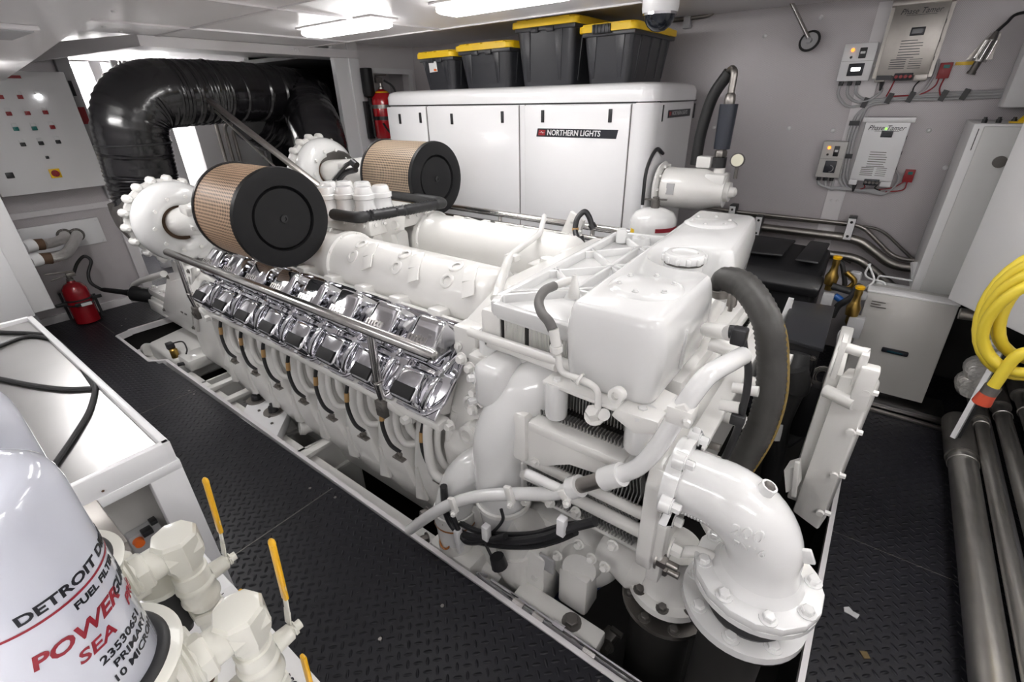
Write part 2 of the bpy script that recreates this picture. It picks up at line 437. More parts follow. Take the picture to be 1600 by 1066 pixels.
# ceiling lamps: seen strip lights, plus unseen ones added for brightness
def lamp(name, x0, x1, y0, y1, z, label, lens='lens'):
    t = thing(name, label, 'lamp', ((x0+x1)/2, (y0+y1)/2, z), 'ceiling strip lights')
    B().box((x0-.02, y0-.02, z-.012), (x1+.02, y1+.02, z), .004).obj('lamp_base', 'trim', t)
    b = B(); b.box((x0, y0, z-.055), (x1, y1, z-.012), .03, seg=3); b.obj('lamp_lens', lens, t)
lamp('ceiling_light', -3.52, -2.74, 2.25, 2.43, 2.32, 'white strip light on the ceiling near the cross beam, left of the generator')
lamp('ceiling_light', -2.18, -1.40, 2.22, 2.40, 2.32, 'white strip light cut off by the top edge above the black totes')
lamp('ceiling_light', -.60, .18, 1.5, 1.68, 2.32, 'added fill light over the engine out of the picture', 'fill_dim')  # first of the unseen fill lights added to brighten the room
lamp('ceiling_light', .45, 1.2, 2.2, 2.38, 2.32, 'added fill light over the pipes out of the picture')
lamp('ceiling_light', -1.9, -1.1, .95, 1.13, 2.32, 'added fill light over the walkway out of the picture', 'fill_dim')
lamp('ceiling_light', -4.35, -3.55, .42, .58, 2.06, 'added fill light before the white locker out of the picture', 'fill_left')
lamp('ceiling_light', -2.9, -2.1, -.5, -.32, 2.06, 'added fill light over the workbench out of the picture', 'fill_dim')
lamp('ceiling_light', -.9, -.1, -.75, -.57, 2.06, 'added fill light above the fuel filters out of the picture')
lamp('ceiling_light', .6, 1.3, -.28, -.10, 2.06, 'added fill light above the right end of the soffit out of the picture')
lamp('ceiling_light', .75, 1.45, 1.0, 1.18, 2.32, 'added fill light above the near end of the floor pipes out of the picture')
lamp('ceiling_light', -8.0, -7.7, 1.3, 3.0, 2.33, 'bright strip light in the passage beyond the switch panel', 'lens_far')

t = thing('ceiling_grille', 'small white louvred grille at the upper left corner of the ceiling', 'grille', (-2.175, 0.434, 2.060))
p = V((-2.179, 0.429, 2.060)); b = B(); b.box(p+V((-.16, -.05, -.012)), p+V((.16, .05, 0)), .003); b.obj('grille_frame', 'ceil', t)
b = B()
for k in range(22): b.box(p+V((-.14+.0128*k, -.04, -.015)), p+V((-.135+.0128*k, .04, -.012)))
b.obj('louvre', 'grey_lite', t)

# ================================================================ LEFT WALL
t = thing('switch_panel', 'white wall switch panel with rows of red, green and black buttons', 'control panel', (-5.95, 1.0, 1.2))
b = B(); b.prism([(-6.07, .70, 1.20), (-6.07, 1.43, 1.20), (-6.07, 1.43, 2.13), (-6.07, .55, 2.13)], (.22, 0, 0), .006); b.obj('panel_door', 'cab_white', t)
B().cbox((-5.850, 1.080, 2.087), (.006, .12, .022)).obj('name_strip', 'redp', t)
def button(px, py, m, sq=True):
    p = V(px)
    B().cbox(p+V((.006, 0, .018)), (.012, .034, .03), .003).obj('button_label', 'paper', t)
    bb = B().cbox(p+V((.008, 0, -.008)), (.018, .034, .03), .004); o = bb.obj('button', m, t)
    B().lathe(p+V((.012, 0, -.010)), X, [(0, .012), (.010, .011)], 12).obj('button_cap', m, o)
for p in ((-5.850, 0.965, 1.950), (-5.850, 1.082, 1.950), (-5.850, 0.969, 1.830), (-5.850, 1.084, 1.831), (-5.850, 1.199, 1.833), (-5.850, 1.205, 1.719)): button(p, 0, 'redp')
for p in ((-5.850, 0.970, 1.716), (-5.850, 1.086, 1.715)): button(p, 0, 'teal')
for p in ((-5.850, 0.970, 1.598), (-5.850, 1.086, 1.600), (-5.850, 1.202, 1.602)): button(p, 0, 'black')
button((-5.850, 1.201, 1.954), 0, 'led_w')
b = B(); b.cbox((-5.845, 1.087, 1.477), (.012, .022, .022), .003); b.obj('key_switch', 'black', t)
b = B(); b.cbox((-5.845, 0.805, 1.363), (.015, .05, .045), .004); b.obj('meter_window', 'black', t)
b = B(); b.cbox((-5.845, 1.094, 1.345), (.012, .075, .075), .004); o = b.obj('isolator_plate', 'yellow', t)
b = B(); b.lathe((-5.840, 1.093, 1.345), X, [(0, .028), (.02, .026)], 20); b.cbox((-5.810, 1.088, 1.348), (.022, .014, .05), .003); b.obj('isolator_knob', 'redp', o)

t = thing('white_door_frame', 'dark edged frame strip with slots and a red tag beside the switch panel', 'frame', (-6.0, 1.5, 1.0))
b = B(); b.box((-6.10, 1.44, 1.06), (-6.02, 1.54, 2.32), .003); b.obj('frame_strip', 'grey_lite', t)
b = B()
for z in (1.95, 1.72, 1.28): b.box((-6.021, 1.475, z), (-6.016, 1.50, z+.12))
b.obj('slot', 'black', t); B().box((-6.021, 1.47, 1.72), (-6.014, 1.52, 1.86)).obj('red_tag', 'redp', t)

# tall cabinet on the far left
t = thing('white_locker', 'tall white locker standing behind the steel topped workbench', 'cabinet', (-5.5, .2, 0))
b = B(); b.box((-5.90, -.9, .38), (-5.22, .615, 2.06), .006); b.obj('body', 'cab_white', t)
b = B(); b.box((-5.22, -.9, .38), (-5.14, .475, 2.06), .006); b.obj('door', 'white', t)
b = B(); b.box((-5.86, -.9, 0), (-5.30, .50, .38)); b.obj('plinth', 'grey_lite', t)
for y in (.16, .0): B().box((-5.142, y, .42), (-5.136, y+.01, 2.02)).obj('door_gap', 'grey_lite', t)

# pipe plate with foil wrapped pipes
t = thing('wall_outlet_plate', 'white plate on the left wall with two round outlets above the red extinguisher', 'plate', (-6.05, 1.0, .68))
b = B(); b.box((-6.08, .70, .66), (-6.055, 1.30, .90), .003)
for y, z in ((.72, .68), (.72, .88), (1.28, .68), (1.28, .88)): b.lathe((-6.055, y, z), X, [(0, .010), (.004, .008)], 8)
b.obj('mounting_plate', 'white', t)
for p in ((-6.050, 1.007, 0.785), (-6.050, 1.095, 0.772)):
    b = B(); b.torus(p, X, .05, .012, 20, 6); b.lathe(p, X, [(0, .048), (.004, .048)], 20); b.obj('outlet_ring', 'dull', t)
for pts, lab in (([(-5.600, 0.712, 0.830), (-5.600, 0.767, 0.823), (-5.700, 0.859, 0.804), (-5.850, 0.966, 0.798), (-6.040, 1.006, 0.787)], 'upper foil lagged pipe with brown end, from the wall plate'),
            ([(-5.500, 0.693, 0.730), (-5.500, 0.759, 0.718), (-5.550, 0.865, 0.717), (-5.700, 0.963, 0.745), (-5.900, 1.062, 0.782), (-6.040, 1.093, 0.774)], 'lower foil lagged pipe bent up to the wall plate')):
    tt = thing('lagged_pipe', lab, 'pipe', pts[0], 'foil lagged pipes')
    B().tube(pts[1:], .042, 12, sm=True, k=6).obj('foil_sleeve', 'foil', tt)
    B().tube([V(pts[0]), V(pts[1])*.9+V(pts[2])*.1], .048, 14).obj('brown_end', 'brown', tt)
    p = V(pts[0]); B().cyl(p+V((.03, -.07, 0)), p, .055, 16).obj('white_collar', 'white', tt)

# CO2 extinguisher on the floor
c0 = V((-5.83, .87, 0))
t = thing('fire_extinguisher', 'dark red carbon dioxide extinguisher with black horn standing on the floor by the left wall', 'fire extinguisher', c0)
b = B(); b.lathe(c0+V((0, 0, .005)), Z, [(0, .085), (.01, .098), (.30, .098), (.345, .092), (.385, .065), (.40, .035), (.415, .03)], 28); b.obj('cylinder', 'red_dark', t)
b = B(); b.lathe(c0+V((0, 0, .41)), Z, [(0, .028), (.03, .028), (.035, .018), (.07, .018)], 14); b.cbox(c0+V((0, .02, .475)), (.035, .07, .04), .006); b.obj('valve', 'galv', t)
b = B(); b.bar(c0+V((0, -.15, .52)), c0+V((0, .05, .50)), .02, .012, .003); b.bar(c0+V((0, -.13, .455)), c0+V((0, .0, .48)), .02, .01, .003); b.obj('lever', 'galv', t)
b = B(); b.tube([c0+V((0, .04, .47)), c0+V((0, .10, .56)), c0+V((.0, .17, .61)), c0+V((.02, .20, .56)), c0+V((.04, .14, .46)), c0+V((.09, .12, .38)), c0+V((.1, .17, .30))], .014, 10, sm=True); b.obj('hose', 'rubber', t)
b = B(); a = c0+V((.1, .17, .30)); e = a+V((.50, .42, -.12)); d = (e-a)
b.lathe(a, d, [(0, .016), (.03, .022), (.20, .026), (.25, .035), (.28, .072), (.58, .075), (.60, .065)], 16); b.obj('discharge_horn', 'satin', t)
b = B(); b.torus(c0+V((0, 0, .20)), Z, .10, .008, 28, 6); b.torus(c0+V((0, 0, .245)), Z, .10, .008, 28, 6)
b.cbox(c0+V((.10, 0, .21)), (.02, .12, .03), .004); b.cbox(c0+V((0, -.13, .22)), (.03, .1, .03), .004); b.cbox(c0+V((0, .13, .22)), (.03, .08, .03), .004)
b.box(c0+V((-.13, -.11, .02)), c0+V((-.11, -.09, .3))); b.box(c0+V((-.02, .11, .02)), c0+V((.0, .13, .25))); b.obj('wall_bracket', 'black', t)
B().cbox(c0+V((.112, .02, .205)), (.006, .08, .028)).obj('tag', 'paper', t)

# ================================================================ EXHAUST DUCTS
def ribbed(b, pts, r, seg=28, step=.03, amp=.004):
    P = pts; # resample
    L = [0]
    for a, c in zip(P, P[1:]): L.append(L[-1]+(c-a).length)
    n = int(L[-1]/step*2); out = []; rad = []; j = 0
    for i in range(n+1):
        s = L[-1]*i/n
        while j < len(L)-2 and L[j+1] < s: j += 1
        u = (s-L[j])/max(1e-9, L[j+1]-L[j]); out.append(P[j].lerp(P[j+1], u)); rad.append(r+(amp if i % 2 else -amp)+random.uniform(-amp, amp)*.5)
    b.tube(out, rad, seg); return b
t = thing('exhaust_duct', 'large shiny black wrapped exhaust duct arching over from the near turbocharger', 'duct', (-5.05, 1.45, .9))
b = B(); ribbed(b, fillet([V((-4.66, 1.37, 1.12)), V((-4.70, 1.38, 1.30)), V((-4.64, 1.42, 1.93)), V((-4.84, 2.35, 1.955)), V((-5.0, 3.0, 1.93)), V((-5.6, 3.75, 1.9))], .34, 12), .24); b.obj('wrapped_bend', 'wrap', t, sharp=60)
b = B(); b.tube([(-4.46, 1.32, 1.05), (-4.60, 1.33, 1.05), (-4.76, 1.35, 1.08), (-4.79, 1.36, 1.16)], .235, 24, sm=True); b.obj('flange_end', 'dull', t)
b = B(); b.torus((-4.67, 1.40, 1.60), Z, .244, .006, 30, 6); b.torus((-4.79, 2.1, 1.95), Y, .244, .006, 30, 6); b.obj('band', 'black', t)
t = thing('exhaust_duct', 'shorter black wrapped exhaust duct rising from the far turbocharger', 'duct', (-4.2, 2.75, 1.4))
b = B(); ribbed(b, fillet([V((-4.25, 2.72, 1.30)), V((-4.45, 2.85, 1.62)), V((-4.95, 3.05, 1.9)), V((-5.5, 3.4, 1.8))], .2, 8), .235); b.obj('wrapped_bend', 'wrap', t, sharp=60)
b = B(); b.tube([(-4.05, 2.68, 1.26), (-4.28, 2.74, 1.36)], .22, 24); b.obj('flange_end', 'dull', t)
t = thing('exhaust_duct', 'dark crosswise exhaust duct behind the two white turbochargers', 'duct', (-5.6, 3.6, 1.4))
b = B(); ribbed(b, fillet([V((-5.2, 2.6, 1.75)), V((-5.35, 3.2, 1.45)), V((-5.55, 3.8, 1.2)), V((-5.6, 4.2, 1.15))], .2, 8), .24); b.obj('wrapped_bend', 'wrap', t, sharp=60)
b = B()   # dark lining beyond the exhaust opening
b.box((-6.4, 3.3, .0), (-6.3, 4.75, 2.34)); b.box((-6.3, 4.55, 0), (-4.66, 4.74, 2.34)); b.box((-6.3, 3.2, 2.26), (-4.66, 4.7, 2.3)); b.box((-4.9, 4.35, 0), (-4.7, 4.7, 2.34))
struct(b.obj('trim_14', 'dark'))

t = thing('support_strut', 'grey steel strut slanting from the black duct down to the engine', 'strut', (-3.9, 1.9, 1.3))
b = B(); b.bar((-4.620, 1.952, 1.940), (-3.300, 2.040, 1.304), .045, .03, .004); b.obj('flat_bar', 'galv', t)
b = B(); b.tube([(-4.600, 2.009, 1.826), (-3.700, 2.009, 1.357)], .008, 8); b.torus((-4.660, 1.957, 2.000), X, .03, .007, 14, 6); b.cbox((-4.640, 1.960, 1.940), (.05, .05, .05), .005); b.obj('hook', 'galv', t)

# passage fittings seen between the ducts
t = thing('passage_cabinet', 'white cabinet and posts in the passage behind the black duct', 'cabinet', (-7.0, 3.2, 0))
b = B(); b.box((-7.6, 2.75, 0), (-6.9, 3.9, 1.75), .01); b.obj('body', 'cab_white', t)
b = B(); b.box((-6.9, 2.35, 0), (-6.8, 2.47, 2.3), .004); b.box((-6.9, 2.1, 0), (-6.84, 2.16, 2.3), .004); b.box((-7.2, 1.98, 0), (-7.1, 2.08, 2.3), .004); b.obj('post', 'white', t)
b = B(); b.box((-6.9, 2.18, 0), (-6.86, 2.2, 2.3)); b.box((-6.9, 2.22, 0), (-6.86, 2.25, 2.3)); b.obj('dark_strip', 'dull', t)
t = thing('passage_pipes', 'grey bent pipes on the wall behind the support strut', 'pipes', (-6.7, 3.1, 1.2))
for k in range(3):
    b = B(); y = 2.95+.09*k; z = 1.70-.05*k; b.tube([(-6.78, y, 1.1), (-6.78, y, z), (-6.78, y+.45, z), (-6.78, y+.5, 1.2)], .022, 8, fil=.1); b.obj('pipe', 'galv', t)
b = B(); b.torus((-6.7, 3.42, 1.45), X, .14, .012, 20, 6); b.obj('hose_loop', 'grey_lite', t)

# ================================================================ NICHE
c0 = V((-4.44, 3.66, 1.50))
t = thing('fire_extinguisher', 'bright red extinguisher with silver band hung in the niche left of the generator', 'fire extinguisher', c0)
b = B(); b.lathe(c0, Z, [(0, .105), (.015, .115), (.36, .115), (.41, .10), (.45, .06), (.47, .03)], 28); b.obj('cylinder', 'red', t)
b = B(); b.lathe(c0+V((0, 0, .29)), Z, [(0, .118), (.035, .118)], 28); b.obj('silver_band', 'galv', t)
b = B(); b.lathe(c0+V((0, 0, .18)), Z, [(0, .118), (.035, .118)], 28); b.obj('strap', 'black', t)
b = B(); b.lathe(c0+V((0, 0, .46)), Z, [(0, .03), (.03, .03), (.035, .018), (.08, .018)], 14); b.cbox(c0+V((0, -.02, .55)), (.04, .08, .05), .008); b.bar(c0+V((0, -.05, .59)), c0+V((.0, .08, .60)), .02, .01); b.obj('valve', 'galv', t)
B().lathe(c0+V((0, 0, .435)), Z, [(0, .075), (.012, .068)], 24).obj('yellow_collar', 'handle', t)
b = B(); b.tube([c0+V((.02, .03, .55)), c0+V((.08, .10, .48)), c0+V((.10, .13, .3)), c0+V((.13, .06, .08)), c0+V((.14, -.05, .05)), c0+V((.12, -.13, .15))], .010, 8, sm=True); b.obj('hose', 'rubber', t)
b = B()
for k, z in enumerate((.25, .12)): b.cbox(c0+V((.108, .03, z)), (.02, .06, .05))
b.obj('paper_tag', 'paper', t)
t = thing('black_discharge_horn', 'long black extinguisher horn clipped to the post beside the niche', 'extinguisher horn', (-4.5, 3.53, 1.5))
b = B(); b.lathe((-4.5, 3.545, 2.16), -Z, [(0, .055), (.005, .06), (.22, .062), (.255, .055), (.27, .02), (.33, .018)], 20); b.obj('horn', 'satin', t)
b = B(); b.box((-4.57, 3.50, 1.50), (-4.53, 3.57, 1.86), .004); b.lathe((-4.5, 3.55, 1.52), Z, [(0, .016), (.34, .016)], 10); b.obj('bracket', 'black', t)

# ================================================================ GENERATOR
t = thing('generator_set', 'long white sound enclosed generator against the back wall under four black totes', 'generator', (-2.6, 3.6, 0))
GX0, GX1, GY0, GY1 = -3.85, -1.28, 3.20, 4.05
def rrect(x0, x1, y0, y1, r, z, k=6, corners=(1, 1, 1, 1)):
    pts = []
    for (cx, cy, a0, on_) in ((x1-r, y0+r, -90, corners[0]), (x1-r, y1-r, 0, corners[1]), (x0+r, y1-r, 90, corners[2]), (x0+r, y0+r, 180, corners[3])):
        if on_:
            for i in range(k+1):
                a = math.radians(a0+90*i/k); pts.append(V((cx+r*math.cos(a), cy+r*math.sin(a), z)))
        else:
            pts.append(V((cx+r*(1 if a0 in (-90, 0) else -1), cy+r*(-1 if a0 in (-90, 180) else 1), z)))
    return pts
b = B(); b.prism(rrect(GX0, GX1, GY0, GY1, .10, .25, 8), (0, 0, 1.565)); b.obj('enclosure', 'gen_white', t)
b = B()
prof = [(0, .0), (.06, .0), (.09, .012), (.105, .04), (.112, .09)]
rings = []
for dz, ins in prof: rings.append([b.m.verts.new(p) for p in rrect(GX0-.012+ins, GX1+.012-ins, GY0-.012+ins, GY1-ins, .11, 1.822+dz, 8)])
for r0, r1 in zip(rings, rings[1:]):
    n = len(r0)
    for i in range(n): b.m.faces.new((r0[i], r0[(i+1) % n], r1[(i+1) % n], r1[i]))
b.m.faces.new(rings[0][::-1]); b.m.faces.new(rings[-1]); b.obj('lid', 'gen_white', t, sharp=60)
B().box((GX0+.05, GY0-.004, 1.812), (GX1-.12, GY0+.02, 1.824)).obj('lid_gasket', 'black', t)
B().box((GX1-.02, GY0+.10, 1.812), (GX1+.004, GY1-.04, 1.824)).obj('lid_gasket', 'black', t)
for x0, x1 in ((-3.82, -3.32), (-3.30, -2.33), (-2.27, -1.43)):
    o = B().box((x0, GY0-.014, .42), (x1, GY0+.01, 1.806), .004).obj('door_panel', 'gen_white', t)
    fr = B(); fr.box((x0-.006, GY0-.003, .41), (x0, GY0+.002, 1.81)); fr.box((x1, GY0-.003, .41), (x1+.006, GY0+.002, 1.81)); fr.obj('door_seam', 'dull', o)
for p in ((-3.655, 3.185, 1.710), (-3.387, 3.185, 1.721), (-3.013, 3.185, 1.713), (-2.479, 3.185, 1.729), (-2.107, 3.185, 1.735), (-1.569, 3.185, 1.740)):
    B().cbox(p, (.026, .012, .082), .003).obj('door_latch', 'black', t)
for p in ((-1.280, 3.364, 1.749), (-1.280, 3.997, 1.748)): B().cbox(p, (.010, .016, .10), .003).obj('door_latch', 'black', t)
b = B()
a, c = V((-2.156, 3.184, 1.627)), V((-1.515, 3.184, 1.635)); lx = (c-a).length
b.prism([a+V((-.006, 0, -.028)), a+V((lx, 0, -.028)), a+V((lx+.012, 0, .028)), a+V((.006, 0, .028))], (0, .004, 0)); o = b.obj('name_plate', 'ink', t)
B().text('NORTHERN LIGHTS', a+V((.088, -.002, 0)), X, Z, .052, .0008, shear=.12, bold=.014, wide=.93).obj('lettering', 'paper', o)
b = B(); b.prism([a+V((.012, -.002, -.018)), a+V((.07, -.002, -.018)), a+V((.076, -.002, .018)), a+V((.018, -.002, .018))], (0, .002, 0)); b.obj('red_badge', 'redp', o)
B().prism([a+V((.02, -.004, -.002)), a+V((.045, -.004, .004)), a+V((.05, -.004, -.004)), a+V((.07, -.004, .0)), a+V((.05, -.004, 0)), a+V((.045, -.004, .008))], (0, .002, 0)).obj('badge_wave', 'paper', o)
a, c = V((-1.278, 3.459, 1.743)), V((-1.278, 3.896, 1.750)); ly = (c-a).y
b = B(); b.prism([a+V((0, 0, -.026)), a+V((0, ly, -.026)), a+V((0, ly, .022)), a+V((0, 0, .022))], (.004, 0, 0)); o = b.obj('name_plate', 'ink', t)
B().text('NORTHERN LIGHTS', a+V((.005, .06, 0)), Y, Z, .036, .0006, shear=.1, bold=.01, wide=.95).obj('lettering', 'grey_lite', o)
B().box(a+V((.004, .012, -.012)), a+V((.006, .045, .012))).obj('red_badge', 'redp', o)
b = B(); b.box((GX0+.1, GY0+.05, 0), (GX1-.1, GY1-.05, .25)); b.obj('base_frame', 'grey_lite', t)

# totes
def tote(x0, x1, y0, y1, z0, h, label, handle=False, sticker=False):
    zt = z0+h
    t = thing('storage_tote', label, 'tote', ((x0+x1)/2, (y0+y1)/2, z0), 'black totes with yellow lids')
    b = B(); tp = .035
    rings = []
    for k in range(5):
        u = k/4; ins = tp*(1-u)
        rings.append([b.m.verts.new(p) for p in rrect(x0+ins, x1-ins, y0+ins, y1-ins, .045, z0+(h-.045)*u, 5)])
    for r0, r1 in zip(rings, rings[1:]):
        n = len(r0)
        for i in range(n): b.m.faces.new((r0[i], r0[(i+1) % n], r1[(i+1) % n], r1[i]))
    b.m.faces.new(rings[0][::-1]); b.m.faces.new(rings[-1]); b.obj('tub', 'totes', t)
    b = B()   # moulded ribs on the two seen faces
    w = x1-x0; d = y1-y0
    for u in (.20, .74):
        xa = x0+w*u
        b.prism([(xa-.03, y0-.004, zt-.07), (xa+.035, y0-.004, zt-.07), (xa+.012, y0+tp-.006, z0+.03), (xa-.012, y0+tp-.006, z0+.03)], (0, .016, 0), .003)
    for u in (.2, .45, .7, .88):
        ya = y0+d*u
        b.prism([(x1+.004, ya-.02, zt-.07), (x1+.004, ya+.02, zt-.07), (x1-tp+.006, ya+.012, z0+.03), (x1-tp+.006, ya-.012, z0+.03)], (-.016, 0, 0), .003)
    b.box((x0+.004, y0-.01, zt-.075), (x1+.012, y1+.008, zt-.045), .006)
    b.obj('rib', 'totes', t)
    b = B(); b.prism(rrect(x0-.028, x1+.028, y0-.028, y1+.028, .05, zt-.05, 5), (0, 0, .038), .006)
    b.prism(rrect(x0+.0, x1-.0, y0+.0, y1-.0, .05, zt-.012, 5), (0, 0, .012), .004)
    for u in (.15, .42, .86): b.box((x0+w*u-.04, y0-.030, zt-.016), (x0+w*u+.04, y0+.02, zt-.004), .004)
    b.obj('lid', 'yellow', t)
    if handle:
        b = B(); xa = x0+w*.42
        b.box((xa-.065, y0-.042, zt-.062), (xa+.065, y0+.0, zt-.010), .006)
        for k in range(5): b.box((xa-.06+.026*k, y0-.048, zt-.060), (xa-.048+.026*k, y0-.040, zt-.012), .002)
        b.obj('latch_handle', 'totes', t)
    else:
        b = B()
        for u in (.36, .62): b.box((x0+w*u-.03, y0-.02, zt-.085), (x0+w*u+.03, y0+.0, zt-.052), .004)
        b.obj('latch_handle', 'totes', t)
    if sticker:
        B().prism([(x0+.105, y0+.008, z0+.13), (x0+.195, y0+.008, z0+.135), (x0+.195, y0-.001, z0+.225), (x0+.105, y0-.001, z0+.22)], (0, -.003, 0)).obj('sticker', 'paper', t)
        B().box((x0+.165, y0-.006, z0+.14), (x0+.188, y0+.004, z0+.155)).obj('sticker_mark', 'orange', t)
    return t
tote(-3.46, -3.075, 3.31, 3.92, 1.936, .285, 'black tote with yellow lid and white sticker, leftmost on the generator', sticker=True)
tote(-3.01, -2.495, 3.31, 3.95, 1.936, .31, 'plain black tote with yellow lid between the stickered and the tallest tote')
tote(-2.43, -1.935, 3.30, 3.98, 1.936, .415, 'tallest black tote with yellow lid, third along the generator')
tote(-1.87, -1.50, 3.30, 3.98, 1.936, .345, 'black tote with ribbed latch in its yellow lid at the right end', handle=True)

# ================================================================ BACK WALL
t = thing('wall_conduit', 'thin steel conduit running along the back wall near the ceiling', 'conduit', (-1.6, 4.28, 2.35))
b = B(); b.tube([(-2.329, 4.270, 2.364), (-1.896, 4.270, 2.368), (-1.511, 4.270, 2.372), (-1.336, 4.270, 2.376), (-1.270, 4.270, 2.462), (-1.260, 4.270, 2.506)], .015, 10, fil=.06); b.obj('tube', 'galv', t)
b = B(); b.cbox((-1.511, 4.270, 2.372), (.05, .05, .13), .005); b.obj('clip', 'grey_lite', t)
p = V((-1.265, 3.087, 2.385))
t = thing('security_camera', 'white domed security camera hanging above the right end of the totes', 'camera', p)
q = V((-1.186, 2.913, 2.240)); q.z = 0; q = V((q.x, q.y, 0))
b = B(); b.lathe(q+V((0, 0, 2.385)), -Z, [(0, .095), (.12, .095), (.14, .09)], 28); b.obj('housing', 'white', t)
b = B(); b.lathe(q+V((0, 0, 2.245)), -Z, [(0, .088), (.012, .088), (.012, .078)], 28, caps=False); b.obj('chrome_ring', 'chrome', t)
b = B(); b.lathe(q+V((0, 0, 2.240)), -Z, [(0, .08), (.03, .076), (.055, .06), (.075, .034), (.082, 0)], 28); b.obj('dome', 'screen', t)

t = thing('boat_hook', 'steel rod with a black rimmed wheel end hanging before the back wall', 'rod', (-.7, 4.2, 2.1))
b = B(); b.tube([(-0.838, 4.200, 2.443), (-0.642, 4.200, 2.165)], .013, 10); b.obj('rod', 'steel', t)
b = B(); p = V((-0.641, 4.200, 2.161)); b.torus(p, (-.2, -1, .3), .058, .008, 26, 8); b.obj('rim', 'rubber', t)
b = B(); b.lathe(p, (-.2, -1, .3), [(-.004, .052), (.004, .052)], 26); b.lathe(p, (-.2, -1, .3), [(0, .02), (.02, .016)], 8); b.obj('disc', 'grey_lite', t)

def charger_switch(x0, x1, z0, z1, label, m, lit):
    t = thing('remote_panel', label, 'control box', ((x0+x1)/2, 4.25, z0), 'battery charger control boxes')
    b = B(); b.box((x0, 4.215, z0), (x1, 4.30, z1), .006); b.obj('case', m, t)
    w = x1-x0; h = z1-z0
    B().box((x0+w*.02, 4.211, z0+h*.53), (x1-w*.02, 4.216, z0+h*.535)).obj('seam', 'dull', t)
    b = B(); b.lathe((x0+w*.28, 4.215, z0+h*.83), (0, -1, 0), [(0, .011), (.006, .009)], 12); b.obj('indicator', 'led_o', t)
    b = B(); b.lathe((x0+w*.28, 4.215, z0+h*.64), (0, -1, 0), [(0, .008), (.006, .006)], 10); b.obj('push_button', 'black', t)
    b = B(); b.box((x0+w*.5, 4.207, z0+h*.60), (x0+w*.72, 4.216, z0+h*.88), .003); o = b.obj('breaker', 'black', t)
    B().box((x0+w*.54, 4.198, z0+h*.72), (x0+w*.68, 4.21, z0+h*.78), .002).obj('toggle', 'paper', o)
    b = B(); b.box((x0+w*.28, 4.208, z0+h*.14), (x0+w*.76, 4.216, z0+h*.47), .003); o = b.obj('meter', 'ink', t)
    b = B(); b.box((x0+w*.38, 4.205, z0+h*.27), (x0+w*.66, 4.209, z0+h*.36), .002) if lit else b.torus((x0+w*.52, 4.207, z0+h*.26), Y, w*.15, .003, 14, 5, 0, 180)
    b.obj('meter_scale', 'led_w' if lit else 'grey_lite', o)
    for k in range(3):
        xa = x0+w*(.16+.27*k); b = B(); b.lathe((xa, 4.25, z0), -Z, [(0, .014), (.025, .014)], 8); b.obj('cable_gland', 'black', t)
charger_switch(-.43, -.25, 1.915, 2.13, 'white switch box with a lit display, above the other one', 'white', True)
charger_switch(-.408, -.262, 1.305, 1.545, 'grey switch box with an analogue meter, below the other one', 'greybox', False)

def charger(x0, x1, z0, z1, label, m, dark, px):
    t = thing('battery_charger', label, 'battery charger', ((x0+x1)/2, 4.25, z0), 'wall mounted chargers')
    w = x1-x0; h = z1-z0
    b = B(); b.box((x0, 4.20, z0+.03), (x1, 4.30, z1), .004); b.box((x0+w*.75, 4.20, z0), (x1, 4.28, z0+.04), .003); b.box((x0, 4.20, z0), (x0+w*.2, 4.28, z0+.04), .003); b.obj('case', m, t)
    b = B(); b.box((x0-.02, 4.19, z1-.03), (x1+.02, 4.30, z1), .003)
    if dark: b.box((x0-.02, 4.25, z0+.02), (x0, 4.30, z1)); b.box((x1, 4.25, z0+.02), (x1+.02, 4.30, z1))
    b.obj('flange', 'galv' if dark else 'white', t)
    b = B()
    for k in range(3): b.box((x1+.001, 4.23, z0+h*(.25+.22*k)), (x1+.004, 4.27, z0+h*(.30+.22*k)))
    b.obj('vent_slot', 'black', t)
    B().text('Phase Tamer', (x0+w*.5, 4.198, z1-.065), X, Z, .042, .0006, shear=.35, wide=.9, align='CENTER').obj('brand_text', 'ink', t)
    b = B(); b.box((x0+w*.25, 4.197, z1-.085), (x0+w*.8, 4.200, z1-.083))
    for k in range(7):
        zz = z0+h*.50-.015*k; b.box((x0+w*.30, 4.198, zz), (x0+w*random.uniform(.6, .74), 4.200, zz+.004))
    for k in range(5):
        zz = z0+h*.27-.012*k; b.box((x0+w*.20, 4.198, zz), (x0+w*.5, 4.200, zz+.004)); b.box((x0+w*.56, 4.198, zz), (x0+w*.8, 4.200, zz+.003))
    b.obj('small_print', 'dull' if not dark else 'ink', t)
    b = B(); b.box((x0+w*.42, 4.194, z0+h*(.56 if dark else .72)), (x0+w*.68, 4.20, z0+h*(.66 if dark else .81)), .002); o = b.obj('display', 'ink', t)
    B().box((x0+w*.45, 4.192, z0+h*(.585 if dark else .74)), (x0+w*.64, 4.195, z0+h*(.64 if dark else .79))).obj('display_window', 'screen', o)
    if not dark: B().lathe((x0+w*.5, 4.20, z0+h*.84), (0, -1, 0), [(0, .007), (.004, .006)], 10).obj('indicator', 'led_g', t)
    b = B(); b.box((x0+w*.36, 4.19, z0+.005), (x0+w*.72, 4.27, z0+.045), .003); o = b.obj('terminal_block', 'ink', t)
    for k in range(4):
        B().lathe((x0+w*(.41+.088*k), 4.19, z0+.025), (0, -1, 0), [(0, .011), (.012, .009)], 10).obj('terminal', 'redp' if dark else 'dull', o)
    if dark: B().box((x0+w*.02, 4.196, z0+.01), (x0+w*.32, 4.201, z0+.035)).obj('black_label', 'ink', t)
    b = B(); b.lathe((x0+w*.16, 4.235, z0+.0), -Z, [(0, .014), (.05, .006)], 8); b.obj('cable_gland', 'black', t)
